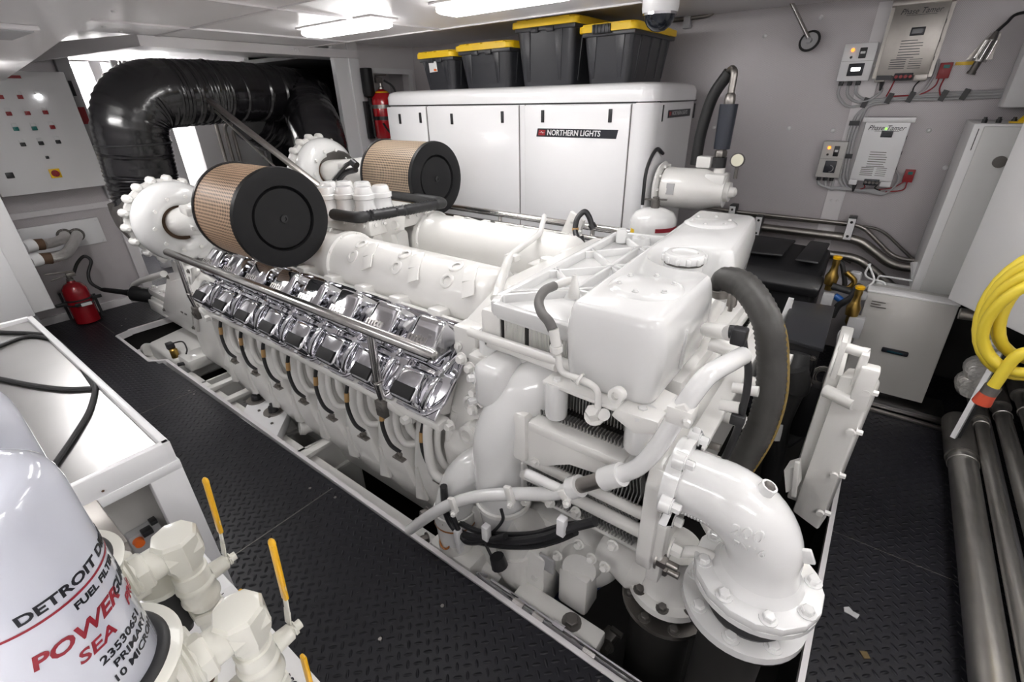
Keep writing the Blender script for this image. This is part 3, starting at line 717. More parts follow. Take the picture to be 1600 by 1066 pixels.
charger(-.215, .05, 1.905, 2.34, 'bare metal wall charger with four red terminals, above the white one', 'galv', True, 0)
charger(-.195, .045, 1.27, 1.70, 'white wall charger with a small dark display, below the bare metal one', 'white', False, 0)

for i, (x0, x1, z0, z1, lab) in enumerate(((.095, .155, 1.915, 2.0, 'small red module beside the bare metal charger'), (.10, .155, 1.30, 1.38, 'small red module beside the white charger'))):
    t = thing('red_module', lab, 'module', ((x0+x1)/2, 4.28, z0), 'red temperature modules')
    B().box((x0, 4.265, z0), (x1, 4.30, z1), .003).obj('case', 'redp', t)
    B().box((x0+.018, 4.262, z1-.03), (x1-.012, 4.266, z1-.012)).obj('window', 'teal', t)

t = thing('cable_bundle', 'bundle of grey cables tied with black ties along the back wall', 'cables', (0, 4.27, 1.78), None)
def cable(pts, r=.0085, m='grey_lite'):
    B().tube(pts, r, 8, sm=True, k=5).obj('cable', m, t)
cable([(-.405, 4.27, 1.90), (-.40, 4.27, 1.83), (-.33, 4.27, 1.765), (-.24, 4.27, 1.77), (-.1, 4.27, 1.80), (.1, 4.27, 1.80), (.44, 4.27, 1.81), (.8, 4.27, 1.82)])
cable([(-.36, 4.27, 1.90), (-.345, 4.27, 1.83), (-.28, 4.27, 1.79), (-.2, 4.27, 1.79), (.0, 4.27, 1.815), (.44, 4.27, 1.825), (.8, 4.27, 1.835)])
cable([(-.315, 4.27, 1.90), (-.30, 4.27, 1.84), (-.24, 4.27, 1.805), (-.15, 4.27, 1.805), (.1, 4.27, 1.83), (.44, 4.27, 1.84), (.8, 4.27, 1.85)])
for k in range(3):
    cable([(-.10, 4.262, 1.785), (-.2, 4.262, 1.77), (-.265+.018*k, 4.262, 1.70), (-.275+.018*k, 4.262, 1.55), (-.262+.018*k, 4.262, 1.36), (-.255+.025*k, 4.262, 1.29), (-.20+.03*k, 4.262, 1.235-.006*k), (-.05, 4.262, 1.225+.006*k), (.03, 4.262, 1.215)])
for k in range(3): cable([(-.385+.045*k, 4.26, 1.30), (-.38+.045*k, 4.26, 1.255), (-.33+.02*k, 4.26, 1.235-.008*k), (-.24, 4.26, 1.228+.004*k), (-.1, 4.26, 1.228)])
cable([(-.165, 4.24, 1.87), (-.17, 4.26, 1.84), (-.22, 4.26, 1.80), (-.27, 4.26, 1.79)])
cable([(.075, 4.26, 2.02), (.08, 4.26, 1.95), (.06, 4.26, 1.86), (.0, 4.26, 1.81), (-.06, 4.26, 1.80)], .007)
cable([(.05, 4.25, 1.37), (.075, 4.26, 1.33), (.07, 4.26, 1.27), (.02, 4.26, 1.215), (-.08, 4.26, 1.225)], .007)
for pts in ([(.11, 4.27, 1.915), (.10, 4.262, 1.87), (.04, 4.26, 1.83), (-.1, 4.26, 1.82)], [(.135, 4.27, 1.915), (.13, 4.26, 1.86), (.145, 4.26, 1.82)], [(-.11, 4.23, 1.91), (-.12, 4.25, 1.86), (-.13, 4.26, 1.82)],
            [(-.1, 4.23, 1.27), (-.095, 4.25, 1.25), (-.12, 4.26, 1.235)], [(.13, 4.27, 1.30), (.12, 4.26, 1.25), (.03, 4.26, 1.23)], [(.11, 4.27, 1.30), (.06, 4.26, 1.26), (-.02, 4.26, 1.24)]): cable(pts, .004, 'redp')
for pts in ([(.02, 4.23, 1.91), (.0, 4.25, 1.87), (.005, 4.26, 1.82)], [(-.03, 4.23, 1.27), (-.035, 4.25, 1.25), (0, 4.26, 1.235)]): cable(pts, .004, 'black')
b = B()
for x, z in ((-.235, 1.785), (-.11, 1.81), (.0, 1.815), (.16, 1.82), (.26, 1.825)): b.bar((x-.008, 4.255, z-.03), (x+.008, 4.255, z+.03), .004, .03)
for x, z in ((-.262, 1.66), (-.25, 1.45)): b.bar((x-.03, 4.255, z), (x+.03, 4.255, z), .004, .03)
b.obj('cable_tie', 'black', t)

t = thing('alarm_light', 'clear finned alarm light on a bracket with a black cable', 'lamp', (.28, 4.2, 2.0))
b = B(); p = V((0.275, 4.200, 2.053)); d = V((.22, 0, 1)).normalized()
b.prism([p+V((-.07, .09, -.045)), p+V((.05, .09, -.045)), p+V((.05, .09, .09)), p+V((0, .09, .09))], (0, .01, 0)); b.obj('bracket', 'galv', t)
b = B()
for k in range(10):
    a = k*math.tau/10; u = V((math.cos(a), math.sin(a), 0))*.028; b.bar(p+u-d*.05, p+u*.8+d*.05, .008, .008)
b.lathe(p, d, [(-.05, .018), (.05, .014)], 14); b.lathe(p, d, [(-.06, .036), (-.048, .038)], 18); b.lathe(p, d, [(.05, .03), (.062, .02), (.09, .012)], 18); b.obj('finned_body', 'steel', t)
b = B(); b.lathe(p, -d, [(.06, .018), (.11, .018), (.11, .022), (.125, .022)], 12); b.obj('connector', 'dull', t)
b = B(); b.tube([p+d*.09, p+d*.13+V((.02, 0, 0)), p+V((.08, 0, .165)), p+V((.2, 0, .17)), p+V((.4, 0, .16))], .008, 8, sm=True); b.obj('cable', 'black', t)
B().cbox((0.210, 4.290, 1.992), (.09, .004, .018)).obj('yellow_label', 'yellow', t)

t = thing('wall_box', 'white enclosure with a hook, partly cut by the right edge', 'box', (.55, 4.2, 1.75))
B().box((.43, 4.08, 1.755), (.9, 4.28, 2.08), .008).obj('case', 'cab_white', t)
b = B(); b.box((.52, 4.076, 1.765), (.54, 4.082, 1.80)); b.obj('slot', 'ink', t)

# steel pipes along the back wall
def pipe(name, label, pts, r, m='galv', fil=.08, cat='pipe', grp=None, clips=(), seg=14):
    t = thing(name, label, cat, pts[0], grp)
    B().tube(pts, r, seg, fil=fil).obj('tube', m, t)
    return t
t = pipe('steel_pipe', 'upper thin steel pipe on the back wall bending down toward the corner', [(-1.209, 4.220, 1.013), (-0.898, 4.220, 0.999), (-0.107, 4.220, 0.999), (-0.025, 4.220, 0.982), (0.206, 4.220, 0.794), (0.372, 4.220, 0.800)], .014)
t = pipe('steel_pipe', 'thin steel pipe on the back wall with the outermost sloping bend', [(-0.900, 4.250, 0.973), (-0.105, 4.250, 0.984), (0.071, 4.250, 0.984), (0.315, 4.250, 0.791), (0.391, 4.250, 0.795)], .010, 'dull')
t = pipe('steel_pipe', 'thicker grey pipe on the back wall below the thin ones', [(-1.134, 4.210, 0.900), (-0.827, 4.210, 0.901), (-0.120, 4.210, 0.901), (-0.019, 4.210, 0.888), (0.210, 4.210, 0.741), (0.401, 4.210, 0.757)], .032)
t = pipe('steel_pipe', 'low grey pipe behind the black case on the back wall', [(-0.609, 4.200, 0.777), (-0.208, 4.200, 0.764), (-0.006, 4.200, 0.768), (0.205, 4.200, 0.628), (0.413, 4.200, 0.477)], .030)
t = pipe('steel_pipe', 'dark pipe low on the back wall under the others', [(-1.122, 4.240, 0.769), (-0.710, 4.240, 0.763), (-0.172, 4.240, 0.770), (-0.036, 4.240, 0.718)], .012, 'dull')
for p, lab in (((-0.919, 4.180, 0.983), 'pipe clamp block by the white filter housing'), ((-0.704, 4.150, 0.928), 'lower pipe clamp block right of the expansion tank'), ((-0.106, 4.170, 0.982), 'pipe clamp block below the white wall charger')):
    t = thing('pipe_clamp', lab, 'pipe clamp', p, 'pipe clamps')
    p = V(p); b = B(); b.cbox(p+V((0, .04, .0)), (.05, .09, .15), .004); b.obj('block', 'black', t)
    b = B(); b.cbox(p+V((.0, -.008, -.01)), (.045, .006, .15)); b.obj('plate', 'white', t)
    b = B()
    for s_ in (-.05, .05): b.lathe(p+V((0, -.011, s_-.01)), (0, -1, 0), [(0, .010), (.004, .008)], 8)
    b.obj('screw', 'black', t)

# pump filter assembly right of the generator
t = thing('hydraulic_pump', 'white horizontal pump with gauge and dark vertical accumulator beside the generator', 'pump', (-1.0, 3.3, 1.15))
c = V((-1.05, 3.3, 1.30)); ax = V((1, .05, .0))
b = B(); b.lathe(c, ax, [(-.13, .125), (-.12, .13), (.12, .13), (.16, .115), (.22, .10), (.26, .10)], 30); b.obj('pump_body', 'paint', t)
b = B(); b.lathe(c, ax, [(-.17, .15), (-.15, .165), (-.14, .15)], 30)
for k in range(10):
    a = k*36; b.hexb(c+V((-.145, .14*math.cos(math.radians(a)), .14*math.sin(math.radians(a)))), X, .010, .02)
b.obj('flange', 'paint', t)
b = B(); b.prism([c+V((-.2, -.16, -.16)), c+V((-.2, .16, -.16)), c+V((-.2, .17, .0)), c+V((-.2, .10, .16)), c+V((-.2, -.02, .22)), c+V((-.2, -.14, .14))], (-.025, 0, 0), .004); b.obj('mounting_plate', 'white', t)
b = B(); b.tube([c+V((-.21, -.17, -.1)), c+V((-.21, -.16, .12)), c+V((-.21, -.03, .235)), c+V((-.21, .1, .2))], .012, 8, sm=True); b.obj('edge_strip', 'black', t)
B().cbox(c+V((-.05, -.128, .01)), (.05, .01, .07)).obj('data_label', 'grey_lite', t)
b = B(); b.lathe(c+V((.2, .02, .09)), Z, [(0, .035), (.05, .035)], 16); b.cbox(c+V((.2, 0, .05)), (.12, .15, .12), .01); b.lathe(c+V((.26, 0, 0)), X, [(0, .06), (.03, .06), (.03, .035), (.06, .03), (.07, .015)], 16); b.obj('valve_head', 'paint', t)
b = B(); b.cbox(c+V((.10, .02, .17)), (.09, .07, .07), .01); b.obj('solenoid', 'paint', t)
p = c+V((.19, .02, .14))
b = B(); b.lathe(p, Z, [(0, .042), (.06, .042), (.06, .028), (.065, .028)], 18); b.obj('black_base', 'black', t)
b = B(); b.lathe(p+V((0, 0, .06)), Z, [(0, .03), (.01, .038), (.035, .038), (.045, .03), (.06, .03)], 6); b.lathe(p+V((0, 0, .36)), Z, [(0, .03), (.02, .032), (.05, .028), (.06, .02), (.12, .02)], 16); b.tube([p+V((0, 0, .46)), p+V((0, 0, .53)), p+V((-.03, .03, .55)), p+V((-.06, .05, .50))], .021, 12, fil=.04); b.obj('fitting', 'galv', t)
b = B(); b.lathe(p+V((0, 0, .11)), Z, [(0, .048), (.25, .052)], 22); b.obj('accumulator', mat('slate_blue_black', (.03, .035, .05), .35), t)
b = B(); b.tube([p+V((-.04, .04, .53)), p+V((-.12, .06, .4)), p+V((-.16, .07, .2)), p+V((-.17, .08, .0))], .035, 12, sm=True); b.obj('hose', 'rubber', t)
b = B(); g = p+V((.11, -.01, .05)); b.lathe(g, (.1, -1, .1), [(0, .042), (.025, .042), (.03, .038)], 22); b.lathe(g-V((0, -.01, .04)), -Z, [(0, .01), (.07, .012)], 8); b.obj('gauge_case', 'dull', t)
B().lathe(g, (.1, -1, .1), [(.028, .035), (.0315, .035)], 22).obj('gauge_face', 'glass', t)

# white pressure vessel
c = V((-1.103, 2.950, 1.078))
t = thing('expansion_vessel', 'round white vessel with a red label standing between engine and generator', 'pressure vessel', c)
c = c+V((0, 0, .04)); b = B(); r = .142; b.lathe(V((c.x, c.y, .55)), Z, [(0, r), (c.z-.55+.01, r), (c.z-.55+.05, r*.97), (c.z-.55+.085, r*.8), (c.z-.55+.105, r*.45), (c.z-.55+.11, .03)], 32); b.obj('vessel', 'paint_gloss', t)
p = V((c.x, c.y, c.z+.11)); b = B(); b.lathe(p, Z, [(0, .026), (.05, .026), (.055, .02), (.065, .02)], 14); b.tube([p+V((-.07, 0, .045)), p+V((.07, 0, .055))], .006, 6); b.obj('valve', 'dull', t)
b = B(); b.lathe(V((c.x, c.y, c.z-.015)), Z, [(0, r+.001), (.025, r+.001)], 40, caps=False)
bmesh.ops.delete(b.m, geom=[v for v in b.m.verts if not (v.co.x > c.x+.06 and v.co.y < c.y+.06)], context='VERTS'); b.obj('red_label', 'ink_red', t)
b = B(); b.lathe(V((c.x, c.y, c.z-.06)), Z, [(0, r+.001), (.05, r+.001)], 60, caps=False)
bmesh.ops.delete(b.m, geom=[v for v in b.m.verts if not (v.co.x < c.x-.07 and v.co.y < c.y-.09)], context='VERTS'); b.obj('yellow_label', 'yellow', t)

# ================================================================ RIGHT SIDE
t = thing('tall_cabinet', 'tall grey white cabinet with round handle in the back right corner', 'cabinet', (.6, 4.0, 0))
B().box((.315, 3.78, .70), (.95, 4.28, 1.685), .005).obj('body', 'cab_white', t)
b = B(); b.box((.36, 3.762, .71), (.94, 3.782, 1.672), .004); b.obj('door', mat('grey_white_door', (.62, .62, .61), .35), t)
b = B(); b.lathe((0.476, 3.760, 1.499), (0, -1, 0), [(0, .03), (.015, .03), (.015, .02), (.02, .02)], 22); b.obj('round_handle', 'dull', t)
b = B()
for x in (.36, .42, .48, .54): b.lathe((x, 3.86+.02*(x > .4), 1.685), Z, [(0, .012), (.02, .012), (.02, .008), (.03, .008)], 8)
b.obj('top_fitting', 'black', t)
b = B(); b.bar((.50, 3.86, 1.69), (.54, 3.88, 1.75), .02, .02, .005); b.box((.46, 3.85, 1.686), (.53, 3.88, 1.694)); b.obj('yellow_clip', 'yellow', t)
B().box((.34, 3.778, 1.55), (.344, 3.784, 1.66)).obj('door_edge', 'black', t)

# hung cabinet
struct(B().box((.56, 4.2, 0), (1.6, 4.28, .70)).obj('shade_backing', 'dark'))  # dark sheet added for the shade below the tall cabinet
t = thing('hung_cabinet', 'large smooth white cabinet hung above the pipes at the right edge', 'cabinet', (.8, 3.1, .85))
pl = [(.44, 3.29, .85), (.605, 3.06, .85), (1.15, 2.28, .85), (1.5, 2.28, .85), (1.5, 3.7, .85), (.56, 3.7, .85)]
B().prism(pl, (0, 0, 1.4), .006).obj('body', 'cab_white', t)

t = thing('air_handler', 'light grey box with a dark display slot standing behind the engine', 'equipment cabinet', (.35, 3.65, 0))
b = B(); b.prism([(.12, 3.50, .10), (.555, 3.50, .10), (.53, 3.50, .76), (.10, 3.50, .76)], (0, .17, 0), .006); b.obj('case', 'greybox', t)
b = B(); b.box((.095, 3.497, .752), (.533, 3.60, .765), .003); b.obj('lid', 'cab_white', t)
b = B(); b.cbox((0.332, 3.496, 0.402), (.135, .006, .03), .008); o = b.obj('display_slot', 'ink', t)
B().cbox((0.333, 3.492, 0.399), (.08, .004, .010), .002).obj('display', mat('dark_teal_glass', (.01, .05, .07), .1), o)
b = B(); p = V((0.134, 3.495, 0.696))
for k, wd in enumerate((.07, .05, .08)): b.box(p+V((0, 0, -.016*k)), p+V((wd, .003, -.016*k+.005)))
b.obj('small_print', 'dull', t)
b = B(); b.box((.02, 3.44, .02), (.68, 3.72, .05), .004); b.box((.02, 3.44, .05), (.68, 3.455, .07)); b.obj('drip_tray', 'ss', t)
b = B(); b.box((.0, 3.40, 0), (.70, 3.43, .02), .003); b.obj('sill', 'galv', t)

t = thing('wall_bracket_box', 'white bracket with terminal box behind the grey equipment cabinet', 'bracket', (.2, 3.9, .8))
b = B(); b.bar((0.296, 3.950, 0.854), (0.357, 3.850, 0.676), .03, .02); b.obj('upright', 'white', t)
b = B(); b.box((0.173, 3.800, 0.625), V((0.343, 3.800, 0.645))+V((0, .08, .07)), .004); b.cbox((0.161, 3.800, 0.708), (.05, .05, .05), .004); b.obj('terminal_box', 'white', t)
B().cbox((0.249, 3.780, 0.675), (.08, .01, .015)).obj('slot', 'black', t)
b = B(); b.tube([(0.070, 3.700, 0.872), (0.061, 3.700, 0.802), (0.096, 3.700, 0.774), (0.166, 3.700, 0.766), (0.191, 3.700, 0.723)], .006, 8, sm=True); b.obj('white_tube', 'white', t)
b = B(); b.tube([(0.149, 3.850, 0.654), (0.138, 3.850, 0.746), (0.168, 3.850, 0.761), (0.297, 3.850, 0.760), (0.362, 3.850, 0.760)], .006, 8, sm=True); b.obj('white_tube', 'white', t)

# black equipment case
t = thing('black_case', 'black moulded case lying behind the engine under the wall pipes', 'case', (-.4, 3.8, 0))
b = B(); b.prism([(-1.0, 3.50, .70), (-.17, 3.50, .72), (-.16, 3.86, .90), (-1.0, 3.86, .93)], (0, .05, -.42), .03, 3); b.obj('body', 'black', t)
b = B(); b.prism([(-.98, 3.47, .70), (-.15, 3.47, .71), (-.14, 3.54, .79), (-.98, 3.54, .80)], (0, .02, -.06), .012); b.prism([(-.85, 3.62, .83), (-.42, 3.62, .85), (-.38, 3.80, .92), (-.85, 3.80, .92)], (0, 0, .02), .01); b.prism([(-.34, 3.60, .84), (-.20, 3.60, .84), (-.18, 3.84, .92), (-.30, 3.84, .92)], (0, 0, .02), .01)
b.obj('lid', 'black', t)
b = B(); b.box((-1.0, 3.55, 0), (-.2, 3.95, .32)); b.obj('base', 'dark', t)

# brass valve group
t = thing('valve_manifold', 'brass valves with yellow caps and black hoses beside the black case', 'valves', (-.05, 3.6, .5))
def bv(px, lean=0):
    p = V(px); b = B(); b.lathe(p-V((0, 0, .09)), Z, [(0, .022), (.03, .022), (.04, .034), (.09, .038), (.12, .024), (.16, .018), (.18, .022), (.20, .02)], 14); b.obj('valve_body', 'brass', t)
    B().lathe(p+V((0, 0, .115)), Z, [(0, .024), (.014, .026), (.02, .018)], 16).obj('yellow_cap', 'handle', t)
bv((-0.105, 3.500, 0.810)); bv((0.053, 3.300, 0.707))
b = B(); b.tube([(-0.087, 3.520, 0.730), (-0.019, 3.520, 0.736), (0.017, 3.520, 0.794), (-0.040, 3.520, 0.846)], .016, 10, sm=True); b.tube([(0.046, 3.300, 0.621), (0.082, 3.300, 0.544), (0.078, 3.300, 0.455)], .018, 10); b.obj('brass_pipe', 'brass', t)
b = B(); b.tube([(-0.115, 3.540, 0.890), (-0.077, 3.540, 0.889), (-0.032, 3.540, 0.779), (-0.028, 3.540, 0.736)], .014, 8, sm=True); b.tube([(-0.089, 3.450, 0.764), (0.017, 3.450, 0.749), (0.086, 3.450, 0.738)], .022, 10); b.tube([(0.052, 3.400, 0.817), (0.026, 3.400, 0.729), (-0.024, 3.400, 0.662), (-0.039, 3.400, 0.584)], .02, 10, sm=True); b.obj('black_hose', 'rubber', t)
b = B(); b.tube([(-0.060, 3.420, 0.716), (0.012, 3.420, 0.676)], .02, 12); b.obj('blue_sleeve', 'bluep', t)
b = B(); b.cbox((-0.089, 3.350, 0.698), (.06, .04, .10), .006); b.cbox((0.012, 3.600, 0.804), (.07, .05, .07), .02); b.cbox((0.080, 3.450, 0.737), (.05, .05, .05), .015); b.obj('switch_box', 'grey_lite', t)
b = B(); b.cbox((0.087, 3.300, 0.589), (.08, .06, .13), .005); b.obj('relay_box', 'grey_lite', t)
b = B(); b.tube([(0.066, 3.600, 0.715), (0.113, 3.600, 0.790), (0.088, 3.600, 0.848), (0.059, 3.600, 0.893)], .006, 8, sm=True); b.tube([(0.036, 3.000, 0.551), (0.024, 3.000, 0.649), (0.050, 3.000, 0.664), (0.078, 3.000, 0.625), (0.076, 3.000, 0.563)], .008, 8, sm=True); b.obj('thin_tube', 'white', t)
b = B(); 
for k in range(4): b.torus((0.023, 3.000, 0.346), (k*.3-.4, -1, .3*k), .05+.008*k, .003, 18, 5)
b.obj('wire_coil', 'dull', t)

# ducts and black air box
t = thing('air_box', 'black ribbed air box with a thick elbow hose in front of the grey equipment cabinet', 'air box', (-.12, 2.7, .3))
b = B(); b.prism([(-.19, 2.45, .78), (-.03, 2.42, .78), (-.045, 2.98, .79), (-.235, 2.95, .79)], (0, 0, -.24), .008); b.obj('box', 'black', t)
b = B(); b.prism([(-.20, 2.44, .79), (-.02, 2.41, .79), (-.035, 2.99, .80), (-.245, 2.96, .80)], (0, 0, -.02), .004); o = b.obj('lid', 'totes', t); b = B(); b.box((-.17, 2.40, .56), (-.04, 2.46, .73), .01); b.box((-.08, 2.38, .30), (.02, 2.46, .6), .01)
b.obj('duct_collar', 'black', t)
b = B()
for p in ((-.17, 2.44, .73), (-.05, 2.41, .73), (-.03, 2.4, .6), (-.02, 2.40, .45)): b.hexb(p, (0, -1, 0), .010, .008)
b.obj('bolt', 'galv', t)
b = B(); b.lathe((-0.110, 2.360, 0.742), (.0, -.3, -1), [(-.02, .05), (.02, .055), (.08, .07), (.13, .072)], 20); b.tube([(-0.110, 2.300, 0.711), (-0.084, 2.300, 0.633), (-0.093, 2.300, 0.539), (-0.103, 2.300, 0.403), (-0.087, 2.300, 0.249), (-0.070, 2.300, 0.067)], [.062]*9+[.05]*32, 16, sm=True); b.obj('elbow_hose', 'rubber', t)
B().tube([(-0.119, 2.290, 0.421), (-0.113, 2.290, 0.325)], .051, 16).obj('white_band', 'paper', t)
b = B(); b.prism([(-0.199, 2.600, 0.711), (-0.225, 2.900, 0.701), (-0.231, 2.900, 0.825), (-0.257, 2.900, 0.827), (-0.254, 2.700, 0.769)], (0, .02, 0)); b.obj('white_stay', 'white', t)
t = thing('hose_bundle', 'dark hoses with yellow tracer lines lying below the air box', 'hoses', (-.1, 2.6, 0))
for pts in ([(0.029, 2.750, 0.338), (-0.034, 2.750, 0.203), (-0.092, 2.750, 0.086), (-0.143, 2.750, -0.083)], [(0.072, 2.800, 0.262), (0.018, 2.800, 0.113), (-0.058, 2.800, -0.026), (-0.134, 2.800, -0.173)], [(-0.009, 2.900, 0.351), (0.015, 2.900, 0.181), (-0.048, 2.900, 0.012)]):
    B().tube(pts, .035, 10, sm=True).obj('hose', 'rubber', t)
B().tube([(0.053, 2.700, 0.362), (-0.006, 2.700, 0.223), (-0.078, 2.700, 0.064)], .006, 6, sm=True).obj('tracer_line', mat('dull_yellow', (.35, .25, .04), .6), t)

# floor pipes on the right
def fpipe(label, x, z, r, y0, y1, seams=(), m='pipe', sleeve=None):
    t = thing('floor_pipe', label, 'pipe', (x, (y0+y1)/2, z-r), 'steel pipes along the right wall')
    B().tube([(x, y0, z), (x, y1, z)], r, 26, caps=True).obj('tube', m, t)
    for s_ in seams: B().lathe((x, s_, z), Y, [(-.008, r+.002), (-.006, r+.006), (.006, r+.006), (.008, r+.002)], 26, caps=False).obj('joint', m, t)
    if sleeve:
        B().tube([(x, sleeve[0], z), (x, sleeve[1], z)], r+.012, 22).obj('sleeve', 'dull', t)
fpipe('thickest steel pipe along the edge of the black floor', .722, .09, .060, -.6, 3.4, (2.95, 3.03), sleeve=(3.0, 3.4))
fpipe('steel pipe second from the black floor', .80, .16, .030, -.6, 3.9, (3.3,), sleeve=(3.35, 3.7))
fpipe('steel pipe third from the black floor', .885, .20, .036, -.6, 3.9, (3.4,), sleeve=(3.5, 3.8))
fpipe('steel pipe fourth from the black floor', .965, .26, .036, -.6, 4.1, (3.4,), sleeve=(3.6, 3.9))
fpipe('grey pipe lying deeper between the second and third steel ones', .86, .07, .030, -.6, 3.9, m='grey_lite')
fpipe('grey pipe lying deeper below the fourth steel pipe', .945, .10, .032, -.6, 3.9, m='grey_lite')
fpipe('outermost steel pipe at the right edge', 1.05, .33, .040, -.6, 4.1)
t = thing('pipe_support', 'pale slotted channel bar across the floor pipes', 'channel bar', (0.614, 2.828, 0.300))
a = V((0.667, 3.074, 0.165)); c = V((0.696, 3.150, 0.660)); 
b = B(); b.bar(a, c, .022, .04); o = b.obj('channel', 'white', t)
b = B()
for k in range(10): 
    p = a.lerp(c, .04+.1*k); q = a.lerp(c, .07+.1*k); b.bar(p+V((-.004, -.008, 0)), q+V((-.004, -.008, 0)), .014, .010)
b.obj('slot', 'black', t)
b = B(); d = (c-a).normalized(); b.bar(a+V((.02, .03, -.02)), c+V((.02, .03, -.02)), .03, .008); b.obj('back_flange', 'black', t)
t = pipe('steel_pipe', 'short bent steel pipe under the hung cabinet', [(0.511, 3.300, 0.779), (0.602, 3.300, 0.783), (0.670, 3.300, 0.738), (0.721, 3.300, 0.628)], .03, fil=.05)
t = thing('pit_valves', 'foil lagged valve joints in the dark behind the slotted bar', 'valves', (1.0, 3.9, .2))
for p in [(0.678, 3.300, 0.393), (0.684, 3.300, 0.490), (0.677, 3.300, 0.653)]:
    b = B(); b.lathe(p, Y, [(-.08, .05), (-.04, .065), (.04, .065), (.08, .05)], 16); b.obj('foil_joint', 'foil', t)

# yellow shore cable
t = thing('yellow_cable', 'coiled thick yellow cable hanging at the right edge', 'cable', (.9, 2.5, .6))
cx, cy, cz = (0.559, 2.350, 1.098)
for k in range(7):
    rr = .155+.020*(k % 4); b = B(); pts = []
    for i in range(33):
        a = i/32*math.tau; pts.append(V((cx+.01*k+rr*.78*math.cos(a), cy-.04+.018*k+.02*math.sin(a*2+k), cz+.01*k+rr*1.15*math.sin(a)+.015*math.sin(k))))
    b.tube(pts, .0185, 12, caps=False); b.obj('coil_turn', 'yellowhose', t)
b = B(); p0 = V((0.550, 2.300, 0.973)); p1 = V((0.534, 2.300, 0.837)); b.tube([p0+V((.03, 0, .04)), p0, p1], .02, 12, sm=True); b.obj('cable_tail', 'yellowhose', t)
d = (p1-p0).normalized()
B().lathe(p1, d, [(-.01, .026), (.025, .026)], 16).obj('grey_ring', 'dull', t)
B().lathe(p1+d*.025, d, [(0, .026), (.045, .03), (.05, .024)], 16).obj('red_plug', mat('orange_red_plug', (.55, .07, .03), .4), t)
# bits on the floor
t = B(); t.prism([(0.316, 1.748, 0.001), (0.333, 1.763, 0.001), (0.347, 1.750, 0.001), (0.370, 1.748, 0.001), (0.363, 1.723, 0.001), (0.335, 1.729, 0.001), (0.320, 1.728, 0.001)], (0, 0, .004)); tag(t.obj('paper_scrap', 'grey_lite'), 'small pale scrap on the black floor in the lower right', 'scrap')
t = B(); t.prism([(0.381, 1.586, 0.001), (0.402, 1.599, 0.001), (0.415, 1.577, 0.001), (0.396, 1.564, 0.001)], (0, 0, .003)); tag(t.obj('dry_leaf', mat('dry_brown', (.12, .08, .03), .8)), 'brown scrap on the black floor near the bottom edge', 'scrap')

# ================================================================ MAIN ENGINE
YC = 1.98
def fy(y, s): return y if s > 0 else 2*YC-y
E = thing('marine_diesel_engine', 'huge white V-type marine diesel engine with chrome rocker covers sunk in the black floor', 'engine', (-2.2, YC, -.6))
half = [(1.55, -.62), (1.30, -.30), (1.22, -.04), (1.215, .02), (1.30, .30), (1.34, .56), (1.16, .60), (1.12, .63), (1.42, .96), (1.52, .90), (1.70, .78), (1.98, .74)]
prof = half+[(2*YC-y, z) for y, z in half[-2::-1]]
b = B(); b.prism([(-3.80, y, z) for y, z in prof], (2.50, 0, 0), .008); b.obj('engine_block', 'paint', E)
# scalloped lower skirt: one swelling per cylinder
CX = [-3.36+.281*k for k in range(8)]
for s in (1, -1):
    for k, x in enumerate(CX):
        if s < 0 and k % 2: pass
        b = B()
        # drape: wide below, narrowing up into the web between two cylinders
        xa = x-.14; w = .30
        secs = [(.0, -.06, 1.20), (.0, .03, 1.165), (.01, .12, 1.15), (.04, .22, 1.155), (.085, .33, 1.175), (.095, .46, 1.20), (.095, .60, 1.20)]
        rings = []
        for ins, z, y in secs:
            x0 = xa; x1 = xa+w-ins*2.1; xm = (x0+x1)/2
            row = [(x0, y+.16), (x0, y+.02), (x0+.02, y+.0), (xm, y-.012), (x1-.02, y), (x1, y+.02), (x1, y+.16)]
            rings.append([b.m.verts.new((X_, fy(y_, s), z)) for X_, y_ in row])
        for r0, r1 in zip(rings, rings[1:]):
            for i in range(6): b.m.faces.new((r0[i], r0[i+1], r1[i+1], r1[i]))
        b.m.faces.new(rings[0]); b.m.faces.new(rings[-1])
        b.obj('crankcase_rib', 'paint', E)
        if s > 0:
            b = B(); b.prism([(xa+.05, 1.152, .24), (xa+.02, 1.150, .02), (xa+.11, 1.150, .05)], (0, -.018, 0), .004); b.obj('casting_web', 'paint', E)
